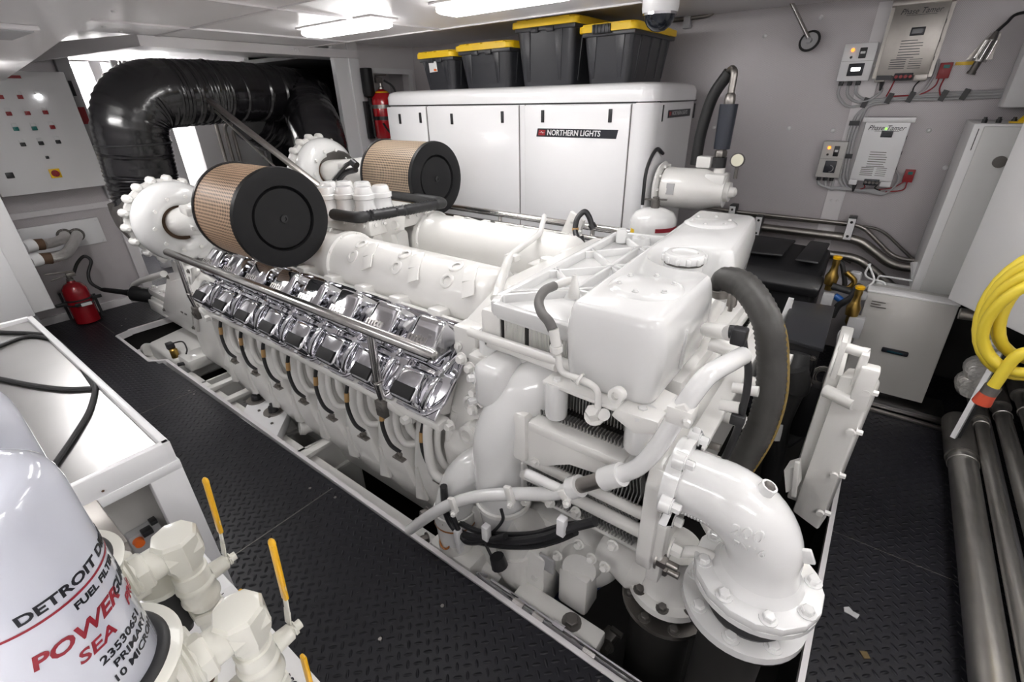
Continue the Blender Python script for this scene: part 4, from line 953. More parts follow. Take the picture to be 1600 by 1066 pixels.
# tubes, hoses and bolts in every recess (near bank)
hose_proto = None
for k, x in enumerate(CX):
    xr = x+.02
    b = B(); b.tube([(xr+.05, 1.20, .60), (xr+.045, 1.165, .50), (xr+.05, 1.155, .40), (xr+.085, 1.16, .335), (xr+.13, 1.20, .325)], .018, 10, sm=True)
    b.obj('coolant_tube', 'paint', E)
    b = B(); b.tube([(xr+.10, 1.24, .60), (xr+.095, 1.20, .52), (xr+.10, 1.19, .42), (xr+.13, 1.21, .36)], .022, 10, sm=True); b.obj('coolant_tube', 'paint', E)
    b = B(); b.box((xr+.13, 1.26, .30), (xr+.16, 1.30, .58), .01); b.box((xr-.0, 1.295, .3), (xr+.16, 1.31, .58)); b.obj('inner_casting', 'galv', E)
    b = B(); b.tube([(xr+.0, 1.17, .60), (xr-.015, 1.135, .53), (xr-.012, 1.115, .43), (xr+.03, 1.11, .34), (xr+.085, 1.125, .30)], .0105, 8, sm=True); h = b.obj('fuel_hose', 'rubber', E)
    B().tube([(xr-.016, 1.128, .505), (xr-.016, 1.120, .455)], .0125, 10).obj('tan_tape', 'tan', h)
    b = B(); b.lathe((xr+.085, 1.11, .285), (.5, .3, 1), [(0, .02), (.006, .02), (.006, .014), (.02, .014)], 8); b.cbox((xr+.09, 1.11, .277), (.075, .03, .008), .002); b.obj('hose_clamp', 'galv', E)
    b = B(); b.hexb((xr+.155, 1.15, .605), (0, -1, .1), .019, .026); b.obj('bolt', 'paint', E)
# rail under the covers
for s in (1, -1):
    b = B(); b.box((-3.52, fy(1.10, s), .585), (-1.24, fy(1.17, s), .625), .008); b.obj('cylinder_head_rail', 'paint', E)

# chrome rocker covers
n_ = V((0, -.707, .707)); t_ = V((0, -.707, -.707))
def cover(x, s):
    def P(u, a, h):   # u along X, a down the slope, h outward
        v = V((x+u, 1.25, .775))+t_*a+n_*h; return V((v.x, fy(v.y, s), v.z))
    def blk(b, u0, u1, a0, a1, h0, h1, tap=.0, bev=.02):
        q = [P(u0, a0, h0), P(u1, a0, h0), P(u1, a1, h0), P(u0, a1, h0), P(u0+tap, a0+tap, h1), P(u1-tap, a0+tap, h1), P(u1-tap, a1-tap, h1), P(u0+tap, a1-tap, h1)]
        vs, fs = b._add(q, [(0,3,2,1),(4,5,6,7),(0,1,5,4),(1,2,6,5),(2,3,7,6),(3,0,4,7)])
        bmesh.ops.bevel(b.m, geom=list({e for f in fs for e in f.edges}), offset=bev, segments=3, affect='EDGES', profile=.6)
    b = B()
    blk(b, -.128, .118, -.225, .205, .0, .014, 0, .006)
    blk(b, -.115, .068, -.205, .01, .01, .165, .010, .030)
    o = b.obj('rocker_cover', 'chrome', E)
    b = B(); blk(b, -.122, .035, .02, .195, .01, .105, .012, .024); o2 = b.obj('lower_window', 'chrome', o)
    b = B(); blk(b, -.108, .022, .110, .172, .098, .108, .004, .002); b.obj('dark_pane', 'satin', o)
    b = B(); loop = [P(-.135, -.23, .012), P(.125, -.23, .012), P(.125, .13, .012), P(.06, .20, .012), P(-.08, .20, .012), P(-.135, .14, .012)]
    b.tube(fillet(loop+[loop[0]], .03, 5), .009, 8, caps=False); b.obj('rim', 'chrome', o)
    b = B(); b.tube([P(.095, -.10, .02), P(.098, -.02, .075), P(.085, .08, .09), P(.055, .16, .05), P(.05, .175, .01)], .013, 10, sm=True)
    b.lathe(P(.092, .02, .07), n_ if s > 0 else V((0, .707, .707)), [(0, .02), (.03, .018), (.035, .012)], 6)
    b.obj('trim_bracket', 'chrome', o)
    if s > 0:
        B().text('mtu', P(-.095, -.085, .167), X, -t_, .056, .004, bold=.03, wide=1.25).obj('lettering', 'steel', o)
for s in (1, -1):
    for x in CX: cover(x+.015, s)

# charge air pipes
def airpipe(yc, lab):
    b = B(); b.lathe((-2.92, yc, .985), X, [(0, .10), (.02, .13), (.06, .15), (.12, .158)], 36); o = b.obj('pipe_end', 'paint', E)
    b = B(); b.lathe((-2.84, yc, .985), X, [(.10, .150), (.34, .156), (.36, .185), (.40, .187), (.405, .172), (.45, .166), (1.48, .166), (1.52, .16), (1.55, .14), (1.56, .10)], 40); o = b.obj('charge_air_pipe', 'paint', E, sharp=50)
    b = B(); sgn = -1 if yc < YC else 1
    for k in range(3):
        for ang, ww in ((20, .028), (50, .028)):
            a = math.radians(ang); n = V((0, sgn*math.sin(a), math.cos(a))); p = V((-2.25+.36*k, yc, .985))+n*.166
            b.lathe(p, n, [(-.01, .038), (.006, .038), (.008, .034), (.008, .022), (.002, .020)], 18, caps=False)
        a = math.radians(35); n = V((0, sgn*math.sin(a), math.cos(a)))
    b.obj('cast_boss', 'paint', o)
    b = B()
    for k in range(3):
        a0 = math.radians(40); p0 = V((-2.17+.36*k, yc+sgn*.168*math.sin(.2), .985+.168*math.cos(.2)+.004))
        p1 = V((-2.12+.36*k, yc+sgn*.175*math.sin(.75), .985+.175*math.cos(.75))); p2 = V((-2.08+.36*k, yc+sgn*.19*math.sin(1.15), .985+.19*math.cos(1.15)))
        b.bar(p0, p1, .065, .008, .002, upv=(0, sgn*.5, 1)); b.bar(p1, p2, .065, .008, .002, upv=(0, sgn, .8))
    b.obj('label_plate', 'paint', o)
    b = B()
    for k in range(8):
        x = -3.22+.281*k; b.bar((x, yc+sgn*.08, .93), (x, yc+sgn*.235, .945), .085, .07, .012); b.bar((x+.02, yc+sgn*.20, .92), (x+.05, yc+sgn*.30, .88), .13, .04, .01)
    b.obj('inlet_stub', 'paint', o)
    b = B()
    for a in range(0, 360, 36): b.hexb(V((-2.44, yc+.174*math.cos(math.radians(a)), .985+.174*math.sin(math.radians(a)))), X, .010, .008, False)
    b.obj('flange_bolt', 'paint', o)
airpipe(1.635, ''); airpipe(2.325, '')
b = B(); b.prism([(-2.95, y, z) for y, z in ((1.82, 1.06), (1.9, 1.14), (2.06, 1.14), (2.14, 1.06), (2.14, .7), (1.82, .7))], (.45, 0, 0), .015); b.obj('valley_casting', 'paint', E)
b = B(); b.prism([(-2.570, 1.860, 1.159), (-2.340, 1.950, 1.222), (-2.364, 1.950, 1.127), (-2.457, 1.950, 1.090), (-2.438, 1.950, 1.026), (-2.675, 1.860, 1.062)], (.03, .02, 0), .005); b.lathe((-2.382, 1.940, 1.159), (0, -1, .3), [(-.01, .028), (.014, .028)], 16); b.obj('lifting_bracket', 'paint', E)
# thermostat housing group
b = B(); b.box((-3.30, 1.80, 1.10), (-2.46, 2.36, 1.20), .02)
for i in range(8):
    b.hexb((-3.2+.1*i, 1.795, 1.17), (0, -1, 0), .013, .012); b.hexb((-2.455, 1.84+.07*i, 1.17), X, .013, .012)
b.obj('valve_deck', 'paint', E)
for i, p in enumerate([(-2.956, 1.890, 1.385), (-2.883, 1.963, 1.385), (-2.750, 2.007, 1.385), (-2.785, 1.752, 1.385), (-2.701, 1.829, 1.385), (-2.572, 1.876, 1.385), (-2.536, 1.981, 1.385)]):
    p = V(p); b = B(); b.lathe(V((p.x, p.y, 1.19)), Z, [(0, .075), (.05, .075), (.08, .062), (.12, .060), (.125, .068), (.15, .068), (.155, .058), (.185, .052), (.195, .044)], 20)
    for a in (0, 90, 180, 270): b.lathe(V((p.x+.078*math.cos(math.radians(a)), p.y+.078*math.sin(math.radians(a)), 1.19)), Z, [(0, .016), (.055, .016), (.06, .01)], 8)
    b.obj('valve_tower', 'paint_gloss', E)
b = B(); ribbed(b, [V((-2.50, 1.77, 1.225)), V((-2.43, 2.05, 1.225)), V((-2.38, 2.33, 1.225))], .033, 14, .022, .003); b.obj('corrugated_hose', 'black', E, sharp=60)
b = B(); b.tube([(-3.3, 1.72, 1.225), (-2.62, 1.745, 1.225), (-2.50, 1.76, 1.225), (-2.49, 1.80, 1.225)], .035, 12, fil=.05); b.tube([(-2.385, 2.31, 1.225), (-2.37, 2.36, 1.225), (-2.45, 2.40, 1.225), (-3.1, 2.42, 1.225)], .035, 12, fil=.04)
b.obj('rubber_sleeve', 'rubber', E)

# air filters and turbochargers
def turbo(fx, yf, zf, lf, sx, sy, sz, sr, mm, back):
    R_ = .262
    b = B(); b.lathe((fx, yf, zf), -X, [(0, .09), (-.002, .12), (.0, .155), (.010, .160), (.016, .166), (-.006, .172), (-.008, .235), (-.004, R_), (.022, R_+.004), (.022, .2)], 48, caps=True); o = b.obj('air_filter_cap', 'satin', E)
    b = B(); b.lathe((fx+.002, yf, zf), X, [(0, .022), (.006, .02), (.006, .012), (-.004, .010)], 16); b.obj('centre_nut', 'black', o)
    # pleated tan mesh body with its own UV lattice
    b = B(); seg = 64; uvl = b.m.loops.layers.uv.new('uv'); nlen = 6; grid = []
    for i in range(nlen+1):
        grid.append([b.m.verts.new((fx-.02-(lf-.02)*i/nlen, yf+(R_-.004)*math.cos(math.tau*j/seg), zf+(R_-.004)*math.sin(math.tau*j/seg))) for j in range(seg)])
    for i in range(nlen):
        for j in range(seg):
            f = b.m.faces.new((grid[i][j], grid[i][(j+1) % seg], grid[i+1][(j+1) % seg], grid[i+1][j]))
            for l, (uu, vv) in zip(f.loops, ((i, j), (i, j+1), (i+1, j+1), (i+1, j))):
                l[uvl].uv = (uu/nlen*lf*27, round(R_*6.283*27)*vv/seg)
    b.obj('filter_mesh', mm, E)
    b = B(); b.lathe((fx-lf, yf, zf), -X, [(-.01, R_+.003), (.0, R_+.006), (.014, R_), (.018, .2), (.02, .12)], 48); b.obj('filter_rim', 'black', E)
    # compressor scroll
    c = V((sx, sy, sz))
    b = B(); pr_ = [(.02, sr*.42), (.05, sr*.46), (.065, sr*.60), (.055, sr*.82), (.015, sr*.95), (-.035, sr*1.0), (-.08, sr*.97), (-.11, sr*.90), (-.12, sr*.6)]
    b.lathe(c, X, [(d, r) for d, r in pr_], 48, caps=False); b.prism([c+V((-.12, sr*.1, -sr*.97)), c+V((.05, sr*.1, -sr*.97)), c+V((.05, sr*.85, -sr*.97)), c+V((-.12, sr*.85, -sr*.97))], (0, 0, .22), .02); o = b.obj('compressor_scroll', 'paint_gloss', E, sharp=60)
    b = B(); b.lathe(c, X, [(-.11, sr*1.03), (-.15, sr*1.03)], 48)
    for k in range(18):
        a = k*math.tau/18; p = c+V((-.14, sr*1.02*math.cos(a), sr*1.02*math.sin(a))); b.lathe(p, X, [(-.02, .030), (.03, .030), (.05, .020), (.06, .012)], 10)
        q = c+V((-.20, sr*.93*math.cos(a+.15), sr*.93*math.sin(a+.15))); b.bar(q, q+V((.07, 0, 0)), .05, .03, .006, upv=(0, math.cos(a), math.sin(a)))
    b.lathe(c, -X, [(.14, sr*.98), (.22, sr*.95), (.30, sr*.8), (.34, sr*.7)], 32); b.obj('turbine_flange', 'paint', o)
    b = B()
    for k in range(10):
        a = k*math.tau/10; p = c+V((.075, sr*.66*math.cos(a), sr*.66*math.sin(a))); b.hexb(p, X, .014, .012, False)
    b.obj('scroll_bolt', 'paint', o)
    b = B(); b.lathe(c, X, [(.015, sr*.44), (.0, sr*.42)], 32); b.obj('dark_gap', 'brown', o)
    # inlet between scroll and filter
    a = c+V((.0, 0, 0)); e = V((fx-lf-.012, yf, zf))
    b = B(); b.tube([a, a.lerp(e, .35), a.lerp(e, .7), e], [sr*.34, sr*.38, sr*.46, sr*.5], 28)
    m_ = a.lerp(e, .5)
    b.bar(m_+V((-.08, -sr*.32, .06)), m_+V((.1, -sr*.42, .06)), .06, .05, .01); b.bar(m_+V((-.05, -sr*.30, -.02)), m_+V((.02, -sr*.36, -.06)), .04, .04, .01)
    b.obj('inlet_housing', 'paint', E)
turbo(-2.53, 1.315, 1.30, .455, -4.0, 1.31, 1.10, .285, "mesh_tan", 0)
turbo(-2.70, 2.645, 1.325, .56, -4.05, 2.62, 1.30, .28, 'mesh_brown', 0)
b = B(); b.tube([(-3.511, 2.300, 1.305), (-3.347, 2.300, 1.406), (-3.292, 2.300, 1.433), (-3.223, 2.300, 1.454)], .016, 8, sm=True); b.tube([(-3.231, 2.300, 1.454), (-3.183, 2.300, 1.429)], .028, 10); b.tube([(-3.463, 2.320, 1.306), (-3.363, 2.320, 1.366), (-3.226, 2.320, 1.397)], .022, 8, sm=True); b.obj('sensor_cable', 'black', E)

# handrail
HY, HZ = 1.08, .985
b = B(); b.lathe((-3.72, HY, HZ), X, [(0, 0), (.008, .016), (.02, .024), (2.51, .024), (2.525, .018), (2.53, 0)], 22); b.obj('handrail', 'steel', E)
for x in (-3.55, -1.58):
    b = B(); b.tube([(x, HY, HZ), (x-.02, HY+.005, .70), (x-.02, HY+.02, .60)], .019, 14); b.torus((x-.01, HY+.003, .72), Z, .019, .004, 16, 6); o = b.obj('handrail_post', 'steel', E)
    b = B(); b.cbox((x-.02, 1.085, .575), (.06, .03, .085), .004); b.lathe((x-.02, 1.07, .575), (0, -1, 0), [(0, .020), (.004, .020), (.004, .014), (.010, .014)], 16); b.obj('mounting_block', 'dull', o)
    b = B(); b.bar((x, 1.12, .60), (x+.16, 1.14, .56), .06, .05, .015); b.hexb((x+.13, 1.11, .57), (0, -1, 0), .022, .03); b.obj('mounting_lug', 'paint', o)
# far handrail, two rails
for y, z, r in ((2.90, 1.065, .024), (2.86, 1.0, .018)):
    b = B(); b.tube([(-3.6, y, z), (-1.10, y, z)], r, 16); b.obj('far_handrail', 'steel', E)
b = B()
for x in (-2.3, -1.5): b.tube([(x, 2.9, 1.06), (x, 2.85, .6)], .016, 10)
b.obj('far_handrail_post', 'steel', E)

# flywheel end
b = B(); b.box((-4.22, 1.22, -.05), (-3.78, 2.74, .80), .03); b.obj('flywheel_housing', 'paint', E)
b = B(); b.prism([(-4.288, 1.200, 0.687), (-3.753, 1.200, 0.832), (-4.088, 1.200, 0.231), (-4.792, 1.200, 0.230)], (0, .04, 0), .006)
b.prism([(-4.243, 1.190, 0.636), (-3.825, 1.190, 0.759), (-4.093, 1.190, 0.302), (-4.631, 1.190, 0.304)], (0, .01, 0), .004); o = b.obj('cover_plate', 'paint', E)
b = B()
for p in [(-4.232, 1.185, 0.676), (-3.763, 1.185, 0.811), (-4.067, 1.185, 0.288), (-4.628, 1.185, 0.306)]: b.hexb(p, (0, -1, 0), .012, .01)
for p in [(-4.219, 1.185, 0.383), (-4.146, 1.185, 0.384)]: b.cbox(p, (.03, .006, .012))
b.obj('cover_bolt', 'dull', o)
b = B(); b.box((-5.42, 1.29, .06), (-4.2, 2.3, .24), .02); b.box((-5.36, 1.30, .24), (-4.4, 1.7, .31), .015); b.box((-5.36, 1.27, .10), (-5.0, 1.32, .21), .01); b.box((-5.2, 1.6, .3), (-4.2, 2.4, .6), .05)
for x in (-5.3, -5.1, -4.9): b.hexb((x, 1.34, .31), Z, .02, .02)
b.obj('gearbox_casing', 'paint', E)
b = B(); b.tube([(-5.787, 1.270, 0.150), (-5.641, 1.270, 0.290), (-5.286, 1.270, 0.414), (-4.617, 1.270, 0.604)], .028, 12, fil=.05); b.lathe((-5.629, 1.260, 0.188), (0, 0, -1), [(0, .04), (.03, .04), (.035, .055), (.05, .055)], 14); b.obj('oil_pipe', 'paint', E)

# gear case at the free end
b = B(); gp = [(1.19, .08), (1.16, .45), (1.24, .62), (1.36, .90), (1.50, 1.0), (2.46, 1.0), (2.60, .9), (2.72, .62), (2.80, .45), (2.77, .08), (2.6, -.25), (1.36, -.25)]
b.prism([(-1.30, y, z) for y, z in gp], (.22, 0, 0), .02); b.obj('gear_case', 'paint', E)
b = B()
for y, z, r, l in ((1.20, .55, .045, .06), (1.18, .40, .05, .05), (1.26, .28, .04, .05), (1.22, .70, .035, .05), (1.32, .84, .03, .05)):
    b.lathe((-1.16, y+.04, z), (0, -1, .1), [(0, r*1.2), (l, r), (l+.005, r*.6), (l-.01, r*.5)], 16)
for p in [(-1.131, 1.160, 0.958), (-1.090, 1.160, 0.929), (-1.050, 1.160, 0.900), (-1.075, 1.160, 0.826), (-1.027, 1.160, 0.796), (-1.022, 1.160, 0.715), (-1.088, 1.160, 0.735), (-0.994, 1.160, 0.616), (-1.059, 1.160, 0.552)]: b.hexb(p, (0, -1, .1), .018, .02)
b.prism([(-1.22, 1.19, .30), (-1.02, 1.17, .36), (-.99, 1.17, .60), (-1.16, 1.19, .62)], (0, .1, 0), .02)
b.obj('cast_bosses', 'paint', E)
b = B(); b.lathe((-1.26, 1.23, .33), (1, .1, -.15), [(0, .035), (.22, .03)], 14); b.obj('drive_shaft', 'dull', E)
b = B(); b.tube([(-1.345, 1.14, .60), (-1.34, 1.115, .50), (-1.32, 1.10, .36), (-1.27, 1.10, .315), (-1.17, 1.12, .32)], .022, 12, sm=True); b.lathe((-1.22, 1.11, .318), X, [(0, .032), (.035, .032)], 8); b.lathe((-1.17, 1.12, .32), (1, .1, .1), [(0, .05), (.12, .055), (.2, .05)], 18); b.obj('corner_pipe', 'paint', E)
b = B(); b.prism([(-1.28, 1.30, 1.0), (-1.05, 1.30, 1.0), (-1.0, 1.5, 1.14), (-1.28, 1.6, 1.12)], (0, .9, 0), .02); b.obj('upper_cover', 'paint', E)
for s_ in (1,):
    b = B(); b.cbox((-1.22, 1.32, .95), (.12, .10, .14), .012); b.cbox((-1.10, 1.26, .90), (.10, .10, .10), .012)
    for dx in (-.05, .05): b.hexb((-1.2+dx, 1.265, .93), (0, -1, .2), .014, .012)
    b.obj('pump_flange', 'paint', E)

# big coolant bends
b = B(); b.tube([(-.64, 1.46, .93), (-.74, 1.34, .935), (-.86, 1.22, .87), (-.935, 1.15, .70), (-.945, 1.14, .52), (-.94, 1.15, .30), (-.93, 1.18, .15)], [.105]*49, 26, sm=True); o = b.obj('coolant_bend', 'paint_gloss', E, sharp=70)
b = B(); b.lathe((-.94, 1.15, .36), Z, [(-.02, .11), (-.018, .120), (.0, .120), (.002, .11)], 26, caps=False); b.obj('bend_collar', 'paint', o)
b = B(); b.box((-1.14, 1.24, .74), (-.80, 1.62, 1.06), .05, seg=3); b.box((-1.04, 1.10, .80), (-.90, 1.3, 1.0), .04, seg=3); b.hexb((-1.03, 1.11, .93), (-.5, -1, .2), .016, .02); b.hexb((-1.06, 1.15, .80), (-.5, -1, .0), .016, .03); b.obj('coolant_housing', 'paint_gloss', E)
b = B(); b.tube([(-.98, 1.26, .44), (-1.05, 1.20, .46), (-1.13, 1.12, .38), (-1.17, 1.08, .22), (-1.17, 1.08, .05)], [.088]*33, 24, sm=True); o = b.obj('lower_bend', 'paint_gloss', E, sharp=70)
b = B(); b.lathe((-1.168, 1.08, .19), Z, [(-.03, .09), (-.028, .098), (.03, .098), (.032, .09)], 24, caps=False); b.obj('bend_collar', 'paint', o)
b = B(); b.lathe((-1.169, 1.08, .16), Z, [(-.005, .10), (.005, .10)], 24, caps=False); b.obj('amber_ring', 'amber', o)
b = B(); b.tube([(-.80, 1.14, .30), (-.86, 1.12, .16), (-.87, 1.13, .0), (-.86, 1.18, -.15)], [.072]*25, 20, sm=True); b.lathe((-.86, 1.12, .12), Z, [(-.02, .084), (.02, .084)], 22); b.obj('lower_bend', 'paint', E, sharp=70)

# raw water pump and brackets under the cooler
b = B(); b.lathe((-.62, 1.30, .10), (.3, -1, .25), [(-.12, .16), (.0, .17), (.04, .15), (.07, .09), (.12, .07)], 28)
b.cbox((-.60, 1.22, .0), (.14, .12, .22), .02); b.cbox((-.78, 1.25, .18), (.16, .10, .22), .02); b.lathe((-.78, 1.2, .20), (0, -1, .2), [(0, .06), (.04, .055), (.045, .03)], 18)
b.lathe((-.42, 1.30, .22), (1, -.2, -.1), [(-.1, .10), (.05, .11), (.1, .07)], 22)
b.obj('raw_water_pump', 'paint', E)
b = B()
for p in [(-0.809, 1.130, 0.425), (-0.696, 1.130, 0.486), (-0.757, 1.130, 0.017), (-0.654, 1.130, 0.223), (-0.564, 1.130, 0.352), (-0.508, 1.130, 0.316), (-0.454, 1.130, 0.311), (-0.585, 1.130, 0.505), (-0.432, 1.130, 0.439), (-0.775, 1.130, 0.223)]: b.hexb(p, (0, -1, .25), .015, .018)
b.obj('pump_bolt', 'paint', E)
b = B(); b.cbox((-.70, 1.12, .15), (.07, .012, .08), .002); b.obj('pump_name_plate', 'grey_lite', E)
b = B(); b.prism([(-1.286, 1.100, 0.093), (-1.071, 1.100, 0.266), (-0.700, 1.100, 0.173), (-0.727, 1.150, -0.244), (-1.068, 1.150, -0.251), (-1.284, 1.100, -0.268)], (0, .3, 0), .02); b.obj('sump_end', 'paint', E)
b = B(); b.box((-1.30, 1.0, -.22), (-1.03, 1.18, -.02), .03, seg=2); b.tube([(-1.17, 1.08, .08), (-1.17, 1.09, -.08), (-1.0, 1.15, -.2)], .085, 18, sm=True); b.obj('drain_elbow', 'paint', E)
b = B()
for p in [(-1.290, 1.020, 0.159), (-1.336, 1.020, 0.081), (-1.317, 1.020, -0.027), (-1.156, 1.020, 0.196)]: b.hexb(p, (-.3, -1, .2), .018, .03)
b.obj('drain_bolt', 'galv', E)
b = B(); b.torus((-1.172, 1.000, 0.058), (0, -1, .5), .028, .005, 20, 6); b.obj('amber_ring', 'amber', E)

# coolant vent pipe crossing in front
vp = [(-1.329, 0.935, 0.095), (-1.213, 0.955, 0.233), (-1.096, 0.975, 0.357), (-0.952, 1.000, 0.471), (-0.801, 1.030, 0.548), (-0.661, 1.030, 0.630), (-0.585, 1.030, 0.685), (-0.528, 1.030, 0.741)]
vp2 = [(-0.453, 1.030, 0.811), (-0.398, 1.030, 0.859), (-0.342, 1.030, 0.923), (-0.301, 1.040, 1.011), (-0.273, 1.050, 1.101), (-0.247, 1.060, 1.179), (-0.226, 1.100, 1.225), (-0.200, 1.200, 1.224), (-0.188, 1.300, 1.203)]
b = B(); b.tube(vp, .0245, 16, sm=True); b.lathe(vp[0], V(vp[0])-V(vp[1]), [(0, .0245), (.015, .016), (.02, 0)], 16); b.tube([(-0.555, 1.030, 0.717), (-0.523, 1.030, 0.746)], .036, 16); b.tube([(-0.727, 1.020, 0.695), (-0.590, 1.030, 0.688)], .018, 10); o = b.obj('vent_pipe', 'paint_gloss', E, sharp=60)
B().tube([vp[-1], vp2[0]], .024, 18).obj('bare_steel_section', 'galv', o)
b = B(); b.tube(vp2, .0255, 16, sm=True); b.tube([(-0.445, 1.030, 0.816), (-0.423, 1.030, 0.838), (-0.391, 1.030, 0.865)], .036, 16); b.obj('vent_pipe', 'paint_gloss', E, sharp=60)
b = B()
for p, q in (((-0.800, 1.000, 0.610), (-0.779, 1.000, 0.541)), ((-0.578, 1.000, 0.722), (-0.548, 1.000, 0.687)), ((-1.053, 0.955, 0.441), (-1.032, 0.955, 0.377)), ((-0.263, 1.030, 1.163), (-0.237, 1.030, 1.129))):
    b.bar(p, q, .03, .018, .004, upv=(0, -1, 0)); b.hexb(V(q)+V((0, -.01, 0)), (.3, -1, 0), .010, .012)
b.cbox((-0.259, 1.050, 1.130), (.065, .065, .05), .006); b.obj('pipe_clip', 'paint', E)

# wiring loom
b = B()
for k, pts in enumerate(([(-1.138, 1.000, 0.419), (-1.140, 1.000, 0.270), (-1.099, 1.000, 0.201), (-1.025, 1.000, 0.201), (-0.916, 1.000, 0.261), (-0.784, 1.000, 0.338), (-0.639, 1.000, 0.459), (-0.538, 1.000, 0.571), (-0.449, 1.000, 0.661)], [(-1.139, 1.010, 0.262), (-1.092, 1.010, 0.169), (-0.999, 1.010, 0.182), (-0.858, 1.010, 0.251), (-0.701, 1.010, 0.359), (-0.592, 1.010, 0.466), (-0.519, 1.010, 0.556)], [(-1.107, 1.030, 0.208), (-1.013, 1.030, 0.219), (-0.906, 1.030, 0.265), (-0.715, 1.030, 0.395), (-0.580, 1.030, 0.528), (-0.496, 1.030, 0.595)], [(-1.095, 0.990, 0.289), (-1.046, 0.990, 0.188), (-0.999, 0.990, 0.190), (-0.907, 0.990, 0.265), (-0.806, 0.990, 0.360)])):
    b.tube(pts, .012 if k != 0 else .016, 8, sm=True)
b.obj('wiring_loom', 'black', E)
b = B(); b.tube([(-0.933, 1.000, 0.244), (-0.893, 1.000, 0.171), (-0.870, 1.000, 0.157)], .006, 6); b.lathe((-0.859, 1.000, 0.173), (.3, 0, -1), [(-.02, .03), (.03, .035), (.04, .02)], 12); b.tube([(-0.848, 1.020, 0.449), (-0.841, 1.020, 0.400), (-0.875, 1.020, 0.328), (-0.918, 1.020, 0.262)], .007, 6, sm=True); b.obj('plug_lead', 'black', E)
b = B()
for p in [(-1.063, 0.985, 0.188), (-0.900, 0.985, 0.322), (-0.559, 0.985, 0.582)]: b.cbox(p, (.03, .03, .075), .005)
b.cbox((-1.074, 1.000, 0.139), (.02, .03, .14), .004); b.obj('loom_clip', 'white', E)

# plate cooler under the tank
def fins(b, x0, x1, y0, y1, z0, z1, pitch=.0125, amp=.008):
    n = int((x1-x0)/pitch)
    for i in range(n):
        x = x0+pitch*i; k = 4
        ztop = [(x+(amp if j % 2 else -amp)*.6, y0, z0+(z1-z0)*j/k) for j in range(k+1)]
        for j in range(k):
            a, c = ztop[j], ztop[j+1]
            b._add([a, (a[0], y1, a[2]), (c[0], y1, c[2]), c, (a[0]+.004, y0, a[2]), (a[0]+.004, y1, a[2]), (c[0]+.004, y1, c[2]), (c[0]+.004, y0, c[2])],
                   [(0, 1, 2, 3), (4, 7, 6, 5), (0, 3, 7, 4), (3, 2, 6, 7)])
for z0, z1 in ((.63, .86), (.555, .59), (.44, .52)):
    b = B(); b.box((-.82, 1.20, z0), (-.36, 2.70, z1)); o = b.obj('cooler_core', 'dark', E, flat=True)
    b = B(); fins(b, -.84, -.36, 1.165, 1.22, z0, z1); b.obj('fin_stack', 'fin', E, flat=True, fix=False)
    b = B()
    n = 40
    for i in range(n):
        y = 1.24+i*.035; b.box((-.35, y, z0), (-.335, y+.012, z1))
    b.obj('fin_stack', 'fin', E, flat=True)
b = B(); b.lathe((-.86, 1.165, .61), X, [(0, .022), (.52, .022)], 14); b.lathe((-.86, 1.155, .54), X, [(0, .024), (.52, .024)], 14); b.box((-.86, 1.16, .425), (-.32, 1.20, .44), .004); b.obj('cooler_rail', 'paint', E)
b = B(); b.box((-.90, 1.14, .42), (-.83, 1.20, .60), .008); b.box((-.92, 1.14, .40), (-.86, 1.24, .86), .008); b.obj('cooler_side_plate', 'paint', E)
b = B()
for i in range(36): b.box((-.80+.012*i, 1.22, .865), (-.796+.012*i, 2.5, .93))
b.obj('fin_stack', 'fin', E, flat=True)
b = B(); b.box((-.80, 1.95, .86), (-.36, 2.05, .96), .01); b.box((-.40, 1.2, .90), (-.345, 2.6, .94), .008); b.box((-.44, 1.4, .94), (-.36, 2.3, 1.0), .01); b.obj('cooler_rail', 'paint', E)
# end plate towards the right
b = B(); ep = [(1.09, .46), (1.075, .52), (1.075, .82), (1.10, .88), (1.20, .90), (1.38, .86), (1.75, .88), (2.4, .88), (2.7, .86), (2.75, .4), (2.4, .38), (1.4, .38), (1.18, .40)]
b.prism([(-.335, y, z) for y, z in ep], (.05, 0, 0), .008); b.box((-.30, 1.10, .40), (-.255, 1.17, .90), .01); o = b.obj('cooler_end_plate', 'paint', E)
b = B(); b.prism([(-.285, 1.25, .86), (-.285, 2.1, .90), (-.285, 2.1, .93), (-.285, 1.25, .89)], (.06, 0, 0), .006); b.obj('plate_flange', 'paint', o)
b = B()
for y, z in ((1.12, .50), (1.16, .42), (1.13, .84), (1.40, .80), (1.62, .82), (1.85, .80), (2.1, .82)):
    b.hexb((-.275, y, z), X, .024, .028); b.lathe((-.275, y, z), X, [(0, .013), (.07, .013)], 10)
b.obj('end_bolt', 'galv', o)
b = B()
for y, z, r in ((1.55, .62, .028), (1.75, .70, .026), (2.0, .74, .03), (2.2, .80, .026)): b.tube([(-.29, y, z), (-.12, y-.01, z)], r, 14)
b.obj('pipe_stub', 'paint', o)
b = B(); b.tube([(-0.205, 1.120, 0.578), (-0.160, 1.120, 0.610), (-0.124, 1.120, 0.617), (-0.103, 1.120, 0.604)], .018, 12, sm=True); b.hexb((-0.235, 1.100, 0.599), X, .022, .03); b.obj('small_pipe', 'paint', o)
b = B(); b.tube([(-0.247, 1.350, 0.525), (-0.240, 1.350, 0.592), (-0.196, 1.350, 0.511), (-0.139, 1.350, 0.437)], .016, 10, fil=.03); b.obj('small_pipe', 'paint', o)

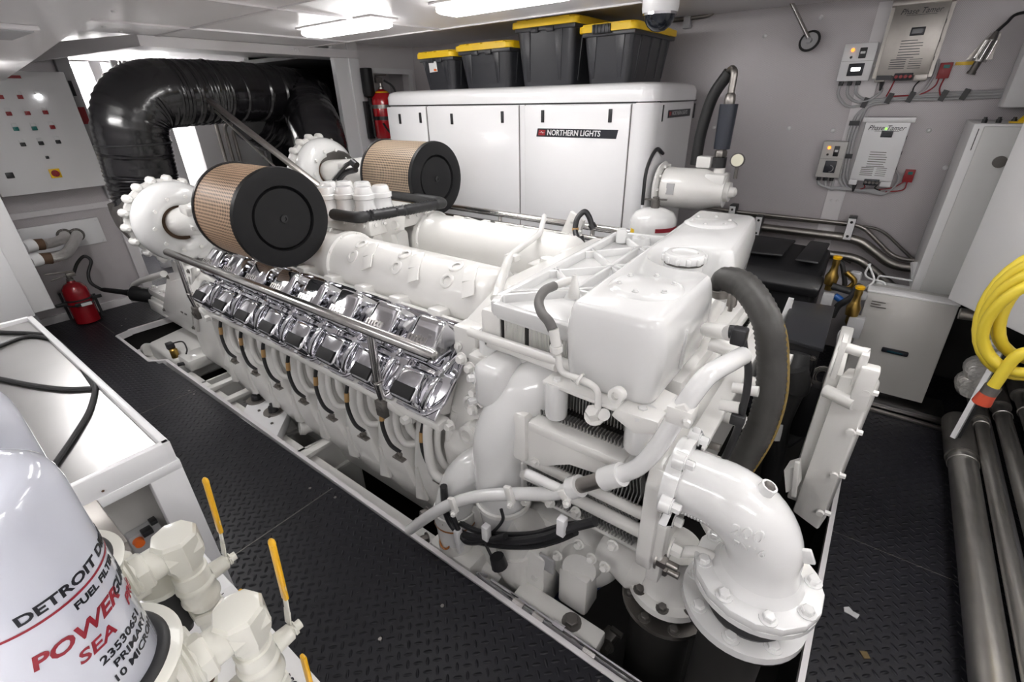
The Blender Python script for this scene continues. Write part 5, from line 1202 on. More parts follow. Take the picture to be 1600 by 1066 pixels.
# cross beam, canisters
b = B(); b.prism([(-.80, 1.12, .83), (-.40, 1.12, .83), (-.40, 1.12, .74), (-.62, 1.12, .73), (-.70, 1.12, .66), (-.80, 1.12, .63)], (0, .07, 0), .01); b.box((-.86, 1.10, .64), (-.79, 1.22, .86), .02); b.box((-.78, 1.105, .80), (-.42, 1.2, .84), .008); b.hexb((-.76, 1.12, .66), (0, -1, 0), .014, .015); b.hexb((-.43, 1.12, .745), (0, -1, 0), .014, .015); b.obj('cross_beam', 'paint', E)
for x, zz, r in ((-.70, 1.005, .040), (-.40, 1.01, .046)):
    b = B(); b.lathe((x, 1.16, .87), Z, [(0, r*.9), (.012, r), (zz-.87, r), (zz-.865, r*.95)], 28); b.hexb((x+.0, 1.16, zz), Z, .015, .012); b.obj('mount_bush', 'paint_gloss', E)
b = B(); b.prism([(-.74, 1.13, .998), (-.62, 1.13, .998), (-.36, 1.12, .998), (-.33, 1.3, .998), (-.74, 1.4, .998)], (0, 0, .014), .004)
b.prism([(-.40, 1.11, .955), (-.335, 1.12, .975), (-.335, 1.12, 1.02), (-.46, 1.11, 1.02), (-.48, 1.11, .99)], (0, .07, 0), .008); b.lathe((-0.461, 1.120, 1.072), (0, -1, .2), [(0, .024), (.03, .024), (.032, .012), (.02, .010)], 14); b.obj('tank_bracket', 'paint', E)
b = B(); b.tube([(-0.675, 1.120, 1.134), (-0.666, 1.120, 1.090), (-0.642, 1.120, 1.075), (-0.596, 1.120, 1.075), (-0.551, 1.120, 1.068), (-0.530, 1.120, 1.045), (-0.525, 1.120, 0.976)], .011, 10, sm=True); b.hexb((-0.538, 1.130, 0.953), (0, -.6, .8), .024, .04); b.lathe((-0.521, 1.140, 0.964), (.5, -.6, .4), [(-.02, .02), (.03, .02)], 12); b.torus((-0.592, 1.120, 1.074), (1, 0, -.3), .018, .005, 14, 6); b.obj('small_pipe', 'paint', E)

# upper left finned box and ribbed top
b = B(); b.box((-1.02, 1.26, 1.02), (-.60, 2.4, 1.13)); b.obj('intercooler_core', 'dull', E, flat=True)
b = B(); n = 60
for i in range(n):
    x = -.985+.0062*i
    if i in (16, 17, 33, 34, 35, 49): continue
    b.box((x, 1.245, 1.03), (x+.0035, 1.265, 1.125))
for z in [1.035+.008*k for k in range(12)]: b.box((-.985, 1.25, z), (-.62, 1.262, z+.003))
b.obj('fin_stack', 'paint', E, flat=True)
b = B(); b.box((-.89, 1.243, 1.03), (-.875, 1.266, 1.125)); b.box((-.785, 1.243, 1.03), (-.765, 1.266, 1.125)); b.box((-.998, 1.243, 1.02), (-.99, 1.266, 1.13)); b.obj('dark_gap', 'dark', E)
b = B(); b.box((-1.06, 1.22, 1.00), (-.55, 1.34, 1.035), .01); b.lathe((-1.12, 1.20, 1.06), X, [(0, .018), (.5, .018)], 12); b.box((-1.10, 1.24, .98), (-1.00, 1.5, 1.15), .02); b.obj('intercooler_sill', 'paint', E)
TZ = 1.185
b = B()
outl = [(-1.05, 1.30), (-1.02, 1.24), (-.66, 1.22), (-.62, 1.3), (-.62, 2.42), (-.80, 2.45), (-1.09, 2.40)]
b.prism([(x, y, TZ-.06) for x, y in outl], (0, 0, .035), .01)
for (x0, y0), (x1, y1) in zip(outl, outl[1:]+outl[:1]): b.bar((x0, y0, TZ-.015), (x1, y1, TZ-.015), .035, .05, .008)
hub = [(-.85, 1.52), (-.86, 1.86), (-.88, 2.20)]
for hx, hy in hub:
    b.lathe((hx, hy, TZ-.03), Z, [(0, .05), (.028, .035)], 16)
    for ex, ey in ((-1.06, hy-.22), (-1.07, hy+.20), (-.64, hy-.22), (-.64, hy+.22), (-.64, hy)):
        ey = min(2.42, max(1.25, ey)); b.bar((hx, hy, TZ-.015), (ex, ey, TZ-.015), .018, .045, .004)
for (x0, y0), (x1, y1) in zip(hub, hub[1:]): b.bar((x0, y0, TZ-.015), (x1, y1, TZ-.015), .02, .05, .004)
b.bar((-1.04, 1.36, TZ-.015), (-.85, 1.52, TZ-.015), .02, .05)
b.lathe((-.93, 2.34, TZ-.02), Z, [(0, .05), (.035, .045), (.035, .02), (.02, .018)], 18); b.lathe((-1.03, 2.32, TZ-.02), Z, [(0, .03), (.05, .03), (.07, .022)], 12)
b.obj('ribbed_top_cover', 'paint_gloss', E)
b = B(); b.tube([(-0.785, 1.380, 1.281), (-0.802, 1.360, 1.277), (-0.826, 1.340, 1.266)], [.013, .016, .014], 12); b.lathe((-0.762, 1.360, 1.259), Z, [(-.03, .022), (.0, .018), (.03, .012), (.05, .008)], 12); b.obj('hose_fitting', 'paint', E)
b = B(); b.tube([(-0.825, 1.330, 1.267), (-0.825, 1.270, 1.269), (-0.815, 1.220, 1.251), (-0.772, 1.170, 1.238), (-0.725, 1.140, 1.230), (-0.702, 1.130, 1.209)], .0165, 14, sm=True); b.obj('grey_hose', 'hosemid', E)
b = B(); b.tube([(-0.700, 1.130, 1.214), (-0.689, 1.130, 1.159)], .017, 10); b.lathe((-0.689, 1.130, 1.159), (0.1, 0, -1), [(0, .022), (.02, .022), (.02, .014), (.04, .012)], 8); b.obj('hose_fitting', 'paint', E)
# tube crossing behind the covers
b = B(); b.tube([(-1.70, 2.60, 1.17), (-1.52, 2.28, 1.15), (-1.37, 1.80, 1.17), (-1.25, 1.56, 1.14), (-1.13, 1.36, 1.02), (-1.08, 1.26, 1.0), (-.72, 1.19, 1.04)], .0165, 12, fil=.07); b.tube([(-1.34, 1.74, 1.165), (-1.20, 1.46, 1.09)], .022, 12); b.cbox((-1.36, 1.80, 1.16), (.07, .05, .03), .006); b.cbox((-1.14, 1.37, 1.03), (.06, .04, .05), .008); b.obj('breather_tube', 'paint', E)
b = B(); b.prism([(-1.62, 2.62, 1.0), (-1.48, 2.62, 1.0), (-1.42, 2.62, 1.17), (-1.52, 2.62, 1.22)], (0, .03, 0), .005); b.cbox((-1.25, 2.25, 1.05), (.16, .18, .12), .03); b.cbox((-1.35, 2.05, 1.02), (.14, .12, .10), .02); b.lathe((-1.32, 2.05, 1.07), Z, [(0, .04), (.03, .035)], 14); b.cbox((-1.30, 1.75, 1.04), (.12, .12, .10), .02)
for p in ((-1.5, 2.61, 1.16), (-1.5, 2.61, 1.06), (-1.44, 2.61, 1.10)): b.hexb(p, (0, -1, 0), .012, .008)
b.obj('valley_castings', 'paint', E)
b = B(); b.tube([(-1.353, 2.450, 1.092), (-1.410, 2.500, 1.131), (-1.429, 2.550, 1.196), (-1.410, 2.600, 1.232), (-1.378, 2.600, 1.208), (-1.353, 2.600, 1.157)], .017, 10, sm=True); b.tube([(-1.359, 2.450, 1.118), (-1.343, 2.450, 1.071)], .03, 10); b.tube([(-1.358, 2.600, 1.164), (-1.338, 2.600, 1.139)], .024, 8); o = b.obj('sensor_cable', 'black', E)
B().tube([(-1.417, 2.510, 1.152), (-1.416, 2.510, 1.136)], .02, 10).obj('tan_tape', 'tan', o)
b = B(); b.tube([(-1.42, 2.72, 1.02), (-1.05, 2.72, 1.06)], .012, 8); b.tube([(-1.35, 2.66, 1.06), (-1.15, 2.78, 1.06)], .012, 8); b.cbox((-1.18, 2.74, 1.06), (.1, .08, .06), .01); b.obj('linkage', 'galv', E)
b = B(); b.tube([(-2.45, 2.56, 1.03), (-1.7, 2.62, 1.06), (-1.45, 2.62, 1.06)], .02, 10)
for x in (-2.2, -1.9, -1.55): b.cbox((x, 2.60, 1.06), (.06, .05, .05), .008)
b.obj('rail_pipe', 'paint', E)

# coolant tank, two lobes with the filler recessed between them
def tank_body():
    b = B()
    x0, x1 = -.69, -.37
    out = []
    # plan outline, counter clockwise from the near right corner; recess opens to +X
    def arc(cx, cy, r, a0, a1, k=6):
        return [(cx+r*math.cos(math.radians(a0+(a1-a0)*i/k)), cy+r*math.sin(math.radians(a0+(a1-a0)*i/k))) for i in range(k+1)]
    out += arc(x1-.07, 1.16+.07, .07, -90, 0)
    out += arc(x1-.04, 1.64, .04, 0, 60, 3)
    out += arc(x1-.14, 1.83, .150, 300, 60, 18)
    out += arc(x1-.06, 2.02, .04, -60, 0, 3)
    out += arc(x1-.08-.07, 2.72-.07, .07, 0, 90)
    out += arc(x0-.09+.05, 2.72-.05, .05, 90, 180)
    out += arc(x0+.05, 1.16+.05, .05, 180, 270)
    c = V((sum(p[0] for p in out)/len(out), sum(p[1] for p in out)/len(out), 0))
    def ring(z, ins):
        n = len(out); r = []
        for i in range(n):
            p0 = V((*out[i-1], 0)); p1 = V((*out[i], 0)); p2 = V((*out[(i+1) % n], 0))
            d = (p2-p0); nr = V((d.y, -d.x, 0)).normalized()
            q = p1-nr*ins; r.append(b.m.verts.new((q.x, q.y, z)))
        return r
    rr = [ring(z, i) for z, i in ((1.0, .035), (1.01, .02), (1.03, .012), (1.10, .006), (1.19, .0), (1.235, .005), (1.268, .012), (1.288, .020), (1.296, .030))]
    for r0, r1 in zip(rr, rr[1:]):
        n = len(r0)
        for i in range(n): b.m.faces.new((r0[i], r0[(i+1) % n], r1[(i+1) % n], r1[i]))
    b.m.faces.new(rr[0][::-1]); b.m.faces.new(rr[-1])
    return b
b = tank_body(); T = b.obj('coolant_tank', 'paint_gloss', E, sharp=75)
b = B(); b.prism([(-.66, 1.5, 1.0), (-.39, 1.5, 1.0), (-.42, 2.2, 1.0), (-.66, 2.2, 1.0)], (0, 0, .14), .01); b.obj('tank_saddle', 'paint', T)
for y, x in ((1.42, -.53), (2.42, -.62)):
    b = B(); b.lathe((x, y, 1.288), Z, [(0, .125), (.010, .12), (.018, .105), (.020, .100)], 40)
    for a in (30, 150, 270, 90, 210, 330): b.hexb((x+.088*math.cos(math.radians(a)), y+.088*math.sin(math.radians(a)), 1.309), Z, .007, .006)
    b.obj('hand_hole_cover', 'paint_gloss', T)
b = B(); b.lathe((-.535, 1.80, 1.08), Z, [(0, .085), (.13, .085), (.15, .074), (.20, .072)], 32); b.tube([(-.49, 1.77, 1.222), (-.40, 1.745, 1.218), (-.335, 1.735, 1.212)], .034, 18); o = b.obj('filler_neck', 'paint_gloss', T)
b = B()
b.lathe((-.535, 1.80, 1.282), Z, [(0, .070), (.004, .076), (.028, .076), (.036, .070), (.038, .05), (.032, .045), (.032, .0)], 36)
for k in range(12):
    a = k*math.tau/12; b.cbox((-.535+.076*math.cos(a), 1.80+.076*math.sin(a), 1.298), (.018, .018, .026), .005, rot=Matrix.Rotation(a, 3, 'Z'))
b.obj('filler_cap', 'paint_gloss', T)
B().lathe((-.535, 1.80, 1.277), Z, [(0, .0735), (.005, .0735)], 32).obj('cap_seal', 'dull', T)
b = B(); b.box((-.377, 1.38, 1.06), (-.365, 1.39, 1.20), .003); b.box((-.445, 2.30, 1.06), (-.430, 2.31, 1.20), .003); b.obj('seam', 'paint_gloss', T)

# ribbed filler hose
hp = [(-.345, 1.738, 1.212), (-0.362, 1.730, 1.261), (-0.282, 1.680, 1.269), (-0.186, 1.600, 1.200), (-0.142, 1.580, 1.082), (-0.118, 1.560, 0.952), (-0.122, 1.540, 0.804), (-0.156, 1.520, 0.642), (-0.192, 1.500, 0.496)]
b = B(); ribbed(b, smooth([V(p) for p in hp], 8), .046, 20, .018, .0016); H = b.obj('ribbed_hose', 'hosegrey', E, sharp=70)
b = B(); b.tube([V(p)+V((.047, -.002, 0)) for p in hp[2:]], .006, 6, sm=True); b.obj('tracer_line', mat('ochre_tracer', (.22, .15, .04), .6), H)
b = B(); b.lathe(hp[0], V(hp[1])-V(hp[0]), [(.0, .049), (.002, .052), (.03, .052), (.032, .049)], 24, caps=False); b.cbox(V(hp[0])+V((.03, -.05, .0)), (.03, .03, .05), .004); b.lathe(V(hp[0])+V((.03, -.06, -.04)), Z, [(0, .008), (.08, .008)], 8); b.obj('hose_clamp', 'galv', H)

# thin conduit with elbow plug beside the hose
b = B(); b.tube([(-0.238, 1.350, 1.251), (-0.211, 1.350, 1.244), (-0.195, 1.350, 1.202), (-0.173, 1.350, 1.145), (-0.163, 1.350, 1.072), (-0.162, 1.350, 1.004), (-0.162, 1.350, 0.932), (-0.171, 1.350, 0.852), (-0.182, 1.350, 0.781)], .011, 10, sm=True); b.tube([(-0.242, 1.350, 1.243), (-0.225, 1.350, 1.246)], .020, 10); b.cbox((-0.213, 1.340, 1.241), (.04, .04, .05), .006); b.cbox((-0.167, 1.340, 0.972), (.04, .03, .035), .004); o = b.obj('sensor_conduit', 'black', E)
B().tube([(-0.195, 1.350, 1.185), (-0.190, 1.350, 1.167)], .014, 10).obj('tan_tape', 'tan', o)
b = B(); b.tube([(-0.337, 1.500, 1.164), (-0.245, 1.370, 1.230)], .024, 14); b.tube([(-0.309, 1.450, 1.146), (-0.250, 1.450, 1.141), (-0.216, 1.450, 1.140)], .026, 12); b.tube([(-0.224, 1.500, 0.982), (-0.147, 1.500, 0.993)], .018, 10); b.tube([(-0.226, 1.350, 0.997), (-0.171, 1.350, 1.005)], .018, 10); b.obj('pipe_stub', 'paint', E)

# sea water elbow
def bolts_ring(b, c, R, n, r, h, a0=0, ax=Z):
    for k in range(n):
        a = math.radians(a0+360*k/n); b.hexb(V(c)+V((R*math.cos(a), R*math.sin(a), 0)), ax, r, h)
ex, ey = .0, 1.14
ez = .845
b = B(); arcp = [V((-.235, ey, ez)), V((-.16, ey, ez))]
for i in range(13):
    a = math.radians(90-90*i/12); arcp.append(V((-.155+.155*math.cos(a)+.0, ey, ez-.155+.155*math.sin(a))))
arcp.append(V((ex, ey, .655)))
rad = [.095, .095]+[.097+.004*math.sin(math.pi*i/12) for i in range(13)]+[.104]
b.tube(arcp, rad, 36); b.lathe((ex, ey, .655), -Z, [(0, .104), (.02, .112), (.04, .130)], 36); b.bar((.085, ey-.01, .79), (.105, ey-.01, .75), .012, .03, .004); b.lathe((-.035, ey, .925), (.35, .0, 1), [(-.02, .022), (.012, .021)], 18); S = b.obj('sea_water_elbow', 'paint_gloss', E, sharp=60)
B().lathe(V((-.035, ey, .925))+V((.35, 0, 1)).normalized()*.012, (.35, 0, 1), [(0, .016), (.004, .012), (.002, .006)], 8).obj('plug', 'dull', S)
b = B(); fl = []
for k in range(16):
    a = math.radians(11.25+22.5*k); fl.append((ex+.170*math.cos(a), ey+.170*math.sin(a), .595))
b.prism(fl, (0, 0, .030), .006); b.lathe((ex, ey, .597), -Z, [(0, .168), (.018, .168)], 40); o = b.obj('elbow_flange', 'paint_gloss', S)
b = B(); bolts_ring(b, (ex, ey, .625), .145, 8, .016, .016, 22.5); b.obj('flange_bolt', 'paint_gloss', S)
b = B(); b.lathe((ex-.235, ey, ez), -X, [(0, .125), (.022, .125)], 30); b.lathe((ex-.258, ey, ez), -X, [(0, .12), (.02, .12)], 30)
b.prism([(-.235, ey+.15, ez+.06), (-.235, ey+.06, ez+.15), (-.235, ey-.06, ez-.14), (-.235, ey-.15, ez-.06)][:4], (-.022, 0, 0), .004)
for a in (0, 60, 120, 180, 240, 300):
    p = V((-.235, ey+.125*math.cos(math.radians(a)), ez+.125*math.sin(math.radians(a)))); b.hexb(p, X, .015, .022); b.lathe(p, -X, [(0, .026), (.03, .026)], 14)
b.obj('inlet_flange', 'paint_gloss', S)
def cast(body, x, z, size, wide=1.1):
    b = B(); b.text(body, (x, 0, z), X, Z, size, .0035, wide=wide)
    bmesh.ops.subdivide_edges(b.m, edges=[e_ for e_ in b.m.edges if e_.calc_length() > .008], cuts=2)
    for v in b.m.verts:
        cx_, cz_ = -.155, ez-.155
        if v.co.x > cx_: off = math.hypot(v.co.x-cx_, v.co.z-cz_)-.155
        else: off = v.co.z-ez
        r_ = {'200': .1015, 'PN16': .104}.get(body, .0965); y_ = ey-math.sqrt(max(.0004, r_*r_-off*off))
        v.co.y = y_+(-.004 if v.co.y < 0 else .001)
    b.obj('cast_number', 'paint_gloss', S)
cast('200', -.085, ez-.008, .048); cast('PN16', -.072, ez-.048, .031); cast('5550303070', -.225, ez-.045, .016)
b = B(); b.lathe((ex, ey, .577), -Z, [(0, .105), (.01, .118), (.05, .110), (.09, .118), (.115, .105)], 36); b.obj('rubber_joint', 'rubber', E)
B().lathe((ex, ey, .575), -Z, [(0, .122), (.004, .122)], 36).obj('red_line', 'ink_red', E)
b = B(); b.lathe((ex-.012, ey+.02, .468), -Z, [(0, .10), (.001, .176), (.028, .176), (.03, .12)], 44); o = b.obj('lower_flange', 'paint_gloss', E)
b = B(); bolts_ring(b, (ex-.012, ey+.02, .468), .145, 8, .017, .012, 0); b.obj('flange_bolt', 'paint_gloss', o)
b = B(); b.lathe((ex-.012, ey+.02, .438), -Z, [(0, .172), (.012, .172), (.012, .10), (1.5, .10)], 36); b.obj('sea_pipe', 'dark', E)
# second, lower flange stack in the pit
c = V((-.262, 1.30, .20))
b = B(); b.lathe(c, Z, [(-.03, .15), (.0, .15), (.005, .115), (.03, .10), (.10, .095), (.20, .09)], 36); o = b.obj('lower_sea_pipe', 'paint', E)
b = B(); bolts_ring(b, c, .128, 8, .016, .014, 10); b.obj('flange_bolt', 'dull', o)
b = B(); b.lathe(c+V((0, 0, -.03)), -Z, [(0, .10), (.02, .115), (.05, .10)], 28); b.obj('rubber_joint', 'rubber', E)
b = B(); b.lathe(c+V((0, 0, -.09)), -Z, [(0, .165), (.02, .165)], 36); o = b.obj('lower_flange', 'galv', E)
b = B(); bolts_ring(b, c+V((0, 0, -.09)), .138, 8, .016, .014, 32); b.obj('flange_bolt', 'dull', o)
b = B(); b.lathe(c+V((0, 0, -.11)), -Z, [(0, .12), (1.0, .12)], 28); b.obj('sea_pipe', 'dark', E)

# guard plate with hinge bracket at the right
b = B(); b.prism([(.055, 1.97, .18), (.165, 1.95, .15), (.172, 1.97, .86), (.14, 1.97, .90), (.06, 1.99, .88)], (.02, .10, 0), .01); b.box((.02, 2.02, .20), (.07, 2.55, .87), .008); G = b.obj('belt_guard', 'paint', E)
b = B(); b.box((.03, 1.99, .86), (.05, 2.08, 1.02), .004); b.box((.10, 1.96, .86), (.125, 2.04, 1.0), .004); b.tube([(.03, 2.02, .99), (.12, 2.0, .99)], .02, 12); b.tube([(.03, 2.0, .80), (.13, 1.95, .80)], .026, 12); b.box((.11, 1.94, .78), (.17, 2.0, .96), .01); b.obj('guard_hinge', 'paint', G)
b = B()
for z in (.25, .46, .68, .86): b.hexb((.165, 1.965, z), X, .012, .02); b.lathe((.15, 1.95, z), (0, -1, 0), [(0, .016), (.012, .014)], 10)
b.obj('guard_bolt', 'paint', G)
b = B(); b.prism([(-0.020, 1.900, 0.433), (0.013, 1.900, 0.468), (0.042, 1.900, 0.360), (0.011, 1.900, 0.324)], (.01, .08, 0)); b.bar((0.016, 1.900, 0.497), (0.041, 1.900, 0.323), .02, .02, .003); b.obj('small_bracket', 'paint', G)

# ---------------------------------------------------------------- things in the pit
t = thing('engine_bearer', 'long white steel bearer beside the black walkway under the engine', 'beam', (-2.2, 1.03, -.4))
b = B(); b.box((-4.2, .975, -.14), (-1.02, 1.10, -.12)); b.box((-4.2, 1.02, -.9), (-1.02, 1.04, -.14)); b.box((-5.2, 1.00, -.22), (-4.3, 1.10, -.18)); b.obj('girder', 'paint', t)
for x in (-3.72, -3.45, -3.02, -2.42):
    b = B(); b.box((x-.03, 1.0, -.10), (x+.03, 1.5, -.07), .004); b.box((x-.005, 1.0, -.30), (x+.005, 1.5, -.08)); b.box((x-.03, 1.0, -.32), (x+.03, 1.5, -.30)); b.obj('cross_rib', 'paint', t)
b = B(); b.prism([(-3.95, 1.02, -.12), (-3.95, 1.40, -.12), (-3.80, 1.4, -.9), (-3.80, 1.02, -.9)], (.02, 0, 0)); b.prism([(-2.55, 1.02, -.12), (-2.50, 1.40, -.12), (-2.45, 1.4, -.9), (-2.45, 1.02, -.9)], (.02, 0, 0)); b.box((-3.6, 1.42, -.9), (-2.5, 1.44, -.15)); b.obj('web_plate', 'paint', t)
t = thing('engine_bearer', 'white bearer block with large bolt beside the chrome tubes in the lower middle', 'beam', (-.7, 1.08, -.3))
b = B(); b.box((-1.0, 1.0, -.14), (.2, 1.07, -.11), .004); b.box((-1.0, 1.05, -.8), (.2, 1.07, -.12)); b.box((-.82, 1.0, -.12), (-.42, 1.13, -.05), .01); b.obj('girder', 'paint', t)
b = B(); b.hexb((-.55, 1.08, -.05), Z, .028, .02); b.obj('large_bolt', 'dull', t)
t = thing('gearbox_mount', 'white cast block with a black plugged solenoid in the left end of the pit', 'mount', (-4.7, 1.2, -.3))
b = B(); b.prism([(-4.95, 1.05, -.05), (-4.35, 1.04, -.03), (-4.20, 1.6, .05), (-4.9, 1.6, .05)], (0, 0, -.25), .03, 3); b.cbox((-4.25, 1.18, -.05), (.22, .2, .10), .02); b.lathe((-4.95, 1.05, -.12), (-1, -.2, 0), [(0, .06), (.06, .05)], 16); b.obj('cast_block', 'paint', t)
b = B(); b.cbox((-4.428, 1.079, 0.060), (.07, .05, .06), .006); b.tube([(-4.473, 1.105, 0.060), (-4.435, 1.174, 0.060), (-4.260, 1.140, 0.060), (-4.165, 1.098, 0.060)], .006, 6, sm=True); b.obj('plug', 'black', t)
B().lathe((-4.386, 1.078, 0.000), Z, [(-.03, .03), (.04, .03), (.05, .02)], 12).obj('solenoid', 'brass', t)
b = B(); b.tube([(-4.270, 1.043, -0.050), (-4.219, 1.130, -0.050), (-4.192, 1.229, -0.050)], .016, 8); b.tube([(-4.381, 1.070, -0.050), (-4.292, 1.159, -0.050)], .016, 8); b.obj('black_hose', 'rubber', t)
b = B(); b.tube([(-4.187, 1.123, -0.030), (-4.171, 1.226, -0.030)], .018, 8); b.obj('blue_sleeve', 'blue', t)
t = thing('dial_box', 'white control box with two black dials beside the pit edge', 'control box', (-2.95, 1.05, -.1))
p = [(-3.051, 0.959, -0.030), (-2.629, 0.973, -0.030), (-2.877, 1.218, -0.030), (-3.336, 1.212, -0.030)]
b = B(); b.prism(p, (0, 0, -.08), .006); b.obj('case', 'white', t)
for c_ in ((-3.182, 1.146, -0.030), (-2.943, 1.143, -0.030)):
    b = B(); b.lathe(c_, Z, [(0, .068), (.008, .066)], 26); o = b.obj('dial_plate', 'galv', t)
    b = B(); b.lathe(c_, Z, [(.008, .034), (.04, .030), (.045, .026)], 20); b.cbox(V(c_)+V((0, 0, .05)), (.05, .018, .022), .004); b.obj('knob', 'black', o)
b = B()
for c_ in [(-3.032, 1.086, -0.028), (-2.901, 1.089, -0.028), (-3.223, 1.084, -0.028), (-2.818, 1.061, -0.028)]: b.lathe(c_, Z, [(0, .010), (.006, .009)], 8)
b.obj('screw', 'dull', t)
t = thing('end_flange', 'white round pipe end with flat face just below the engine block', 'pipe end', (-2.648, 1.150, -0.050))
b = B(); p = V((-2.612, 1.136, -0.020)); b.lathe(p, (.35, .9, -.2), [(0, .045), (.03, .05), (.05, .04), (.3, .04)], 22); b.obj('stub', 'paint', t)
t = thing('bilge_hose', 'blue hose curving through the dark pit under the cooler', 'hose', (-.7, 1.3, -.3))
b = B(); b.tube([(-0.978, 1.350, -0.423), (-0.818, 1.350, -0.393), (-0.657, 1.350, -0.259), (-0.553, 1.350, -0.061), (-0.515, 1.350, 0.053)], .035, 12, sm=True); b.obj('hose', 'blue', t)
t = thing('steel_tube', 'thin chrome tube with small fittings along the pit edge, outer one', 'pipe', (-.8, .98, -.06), 'chrome tubes at the pit edge')
b = B(); b.tube([(-.95, 1.03, -.03), (-1.0, 1.0, -.01), (-.85, .995, -.008), (.2, .995, -.008)], .008, 8, fil=.03); b.obj('tube', 'chrome', t)
b = B()
for x in (-.78, -.68, -.45): b.lathe((x, .995, -.008), X, [(0, .014), (.05, .014)], 6)
b.obj('fitting', 'steel', t)
t = thing('steel_tube', 'thin chrome tube along the pit edge, inner one', 'pipe', (-.8, 1.01, -.06), 'chrome tubes at the pit edge')
b = B(); b.tube([(-.92, 1.02, -.02), (.2, 1.02, -.02)], .008, 8); b.lathe((-.60, 1.02, -.02), X, [(0, .014), (.05, .014)], 6); b.obj('tube', 'chrome', t)
t = thing('sea_valve', 'valve with a small red handwheel in the dark pit', 'valve', (-.5, 1.2, -.4))
B().lathe((-0.545, 1.226, -0.350), (.2, -.6, .8), [(0, .045), (.03, .05), (.04, .02)], 16).obj('red_wheel', 'redp', t)
b = B(); b.bar((-0.478, 1.216, -0.350), (-0.448, 1.306, -0.300), .06, .05, .01); b.bar((-0.460, 1.293, -0.280), (-0.404, 1.288, -0.280), .02, .02); b.hexb((-0.440, 1.225, -0.300), (0, -1, .4), .02, .04); b.obj('valve_body', 'dull', t)
t = thing('pit_pipe', 'thin steel pipe running across the dark pit below the elbow', 'pipe', (-.1, 1.0, -.5))
b = B(); b.tube([(-0.106, 1.323, -0.350), (-0.107, 1.631, -0.350)], .014, 8); b.tube([(-0.071, 1.381, -0.400), (-0.072, 1.601, -0.400)], .03, 10); b.obj('tube', 'steel', t)
b = B(); b.prism([(-0.011, 1.173, -0.020), (-0.020, 1.316, -0.020), (0.040, 1.340, -0.020), (0.041, 1.210, -0.020)], (0, 0, -.03), .006); tag(b.obj('pit_bracket', 'greybox'), 'small grey white plate just below the lowest flange', 'bracket')

# ================================================================ FOREGROUND
# workbench with steel tray top
t = thing('workbench', 'white workbench with a stainless tray top beside the black walkway', 'workbench', (-2.5, -.1, 0))
bx0, bx1, by0, by1 = -3.34, -1.60, -.95, .295
b = B(); b.box((bx0+.02, by0+.02, .872), (bx1-.02, by1-.02, .884)); b.obj('steel_tray', 'ss', t, flat=True)
b = B()
for (a, c) in (((bx0, by1-.012), (bx1, by1-.012)), ((bx0, by0+.012), (bx1, by0+.012)), ((bx0+.012, by0), (bx0+.012, by1)), ((bx1-.012, by0), (bx1-.012, by1))):
    b.bar((a[0], a[1], .855), (c[0], c[1], .855), .024, .10, .005)
b.obj('rim', 'white', t)
b = B(); b.box((bx1-.03, by0, .795), (bx1+.004, by1+.004, .83), .004)
for y0, y1 in ((by1-.09, by1+.004), (-.45, -.35), (by0, by0+.09)): b.box((bx1-.05, y0, .0), (bx1+.002, y1, .81), .004)
b.box((bx0, by1-.06, 0), (bx1-.02, by1-.02, .82)); b.box((bx0, by0, 0), (bx0+.05, by1-.02, .82)); b.box((bx1-.05, by0, 0), (bx1+.002, by1, .12))
b.obj('frame', 'white', t)
b = B(); b.box((bx0+.1, by0+.04, .06), (bx1-.10, by1-.07, .80)); b.obj('inner_panel', 'greybox', t)
b = B(); b.box((bx1-.10, .10, .52), (bx1-.06, .19, .60), .004); o = b.obj('socket_panel', 'grey_lite', t)
B().lathe((bx1-.06, .12, .575), X, [(0, .016), (.02, .014)], 12).obj('orange_button', 'orange', o)
b = B(); b.cbox((bx1-.05, .15, .60), (.03, .03, .02), .003); b.cbox((bx1-.05, .175, .625), (.03, .02, .015), .003); b.obj('black_switch', 'black', o)
B().lathe((bx1+.005, .10, .85), X, [(0, .004), (.002, .003)], 8).obj('screw_hole', 'brown', t)

t = thing('black_cable', 'thin black cable looped over the stainless tray of the workbench', 'cable', (-2.4, .0, .89))
pts = [(-3.359, 0.105, 0.892), (-3.236, 0.155, 0.892), (-3.083, 0.243, 0.892), (-2.949, 0.286, 0.892), (-2.666, 0.291, 0.892), (-2.377, 0.274, 0.892), (-2.238, 0.261, 0.892), (-2.243, 0.240, 0.892), (-2.310, 0.188, 0.892), (-2.452, 0.122, 0.892), (-2.625, 0.058, 0.892), (-2.720, 0.016, 0.892)]
B().tube(pts, .009, 8, sm=True).obj('loop', 'rubber', t)
pts = [(-3.032, 0.080, 0.892), (-3.036, 0.123, 0.892), (-3.062, 0.216, 0.892), (-2.944, 0.273, 0.892), (-2.709, 0.290, 0.892), (-2.453, 0.283, 0.892), (-2.321, 0.283, 0.892), (-2.232, 0.265, 0.892), (-2.057, 0.202, 0.892), (-1.931, 0.135, 0.892), (-1.822, 0.069, 0.892), (-1.771, 0.035, 0.892)]
B().tube(pts, .0085, 8, sm=True).obj('loop', 'rubber', t)

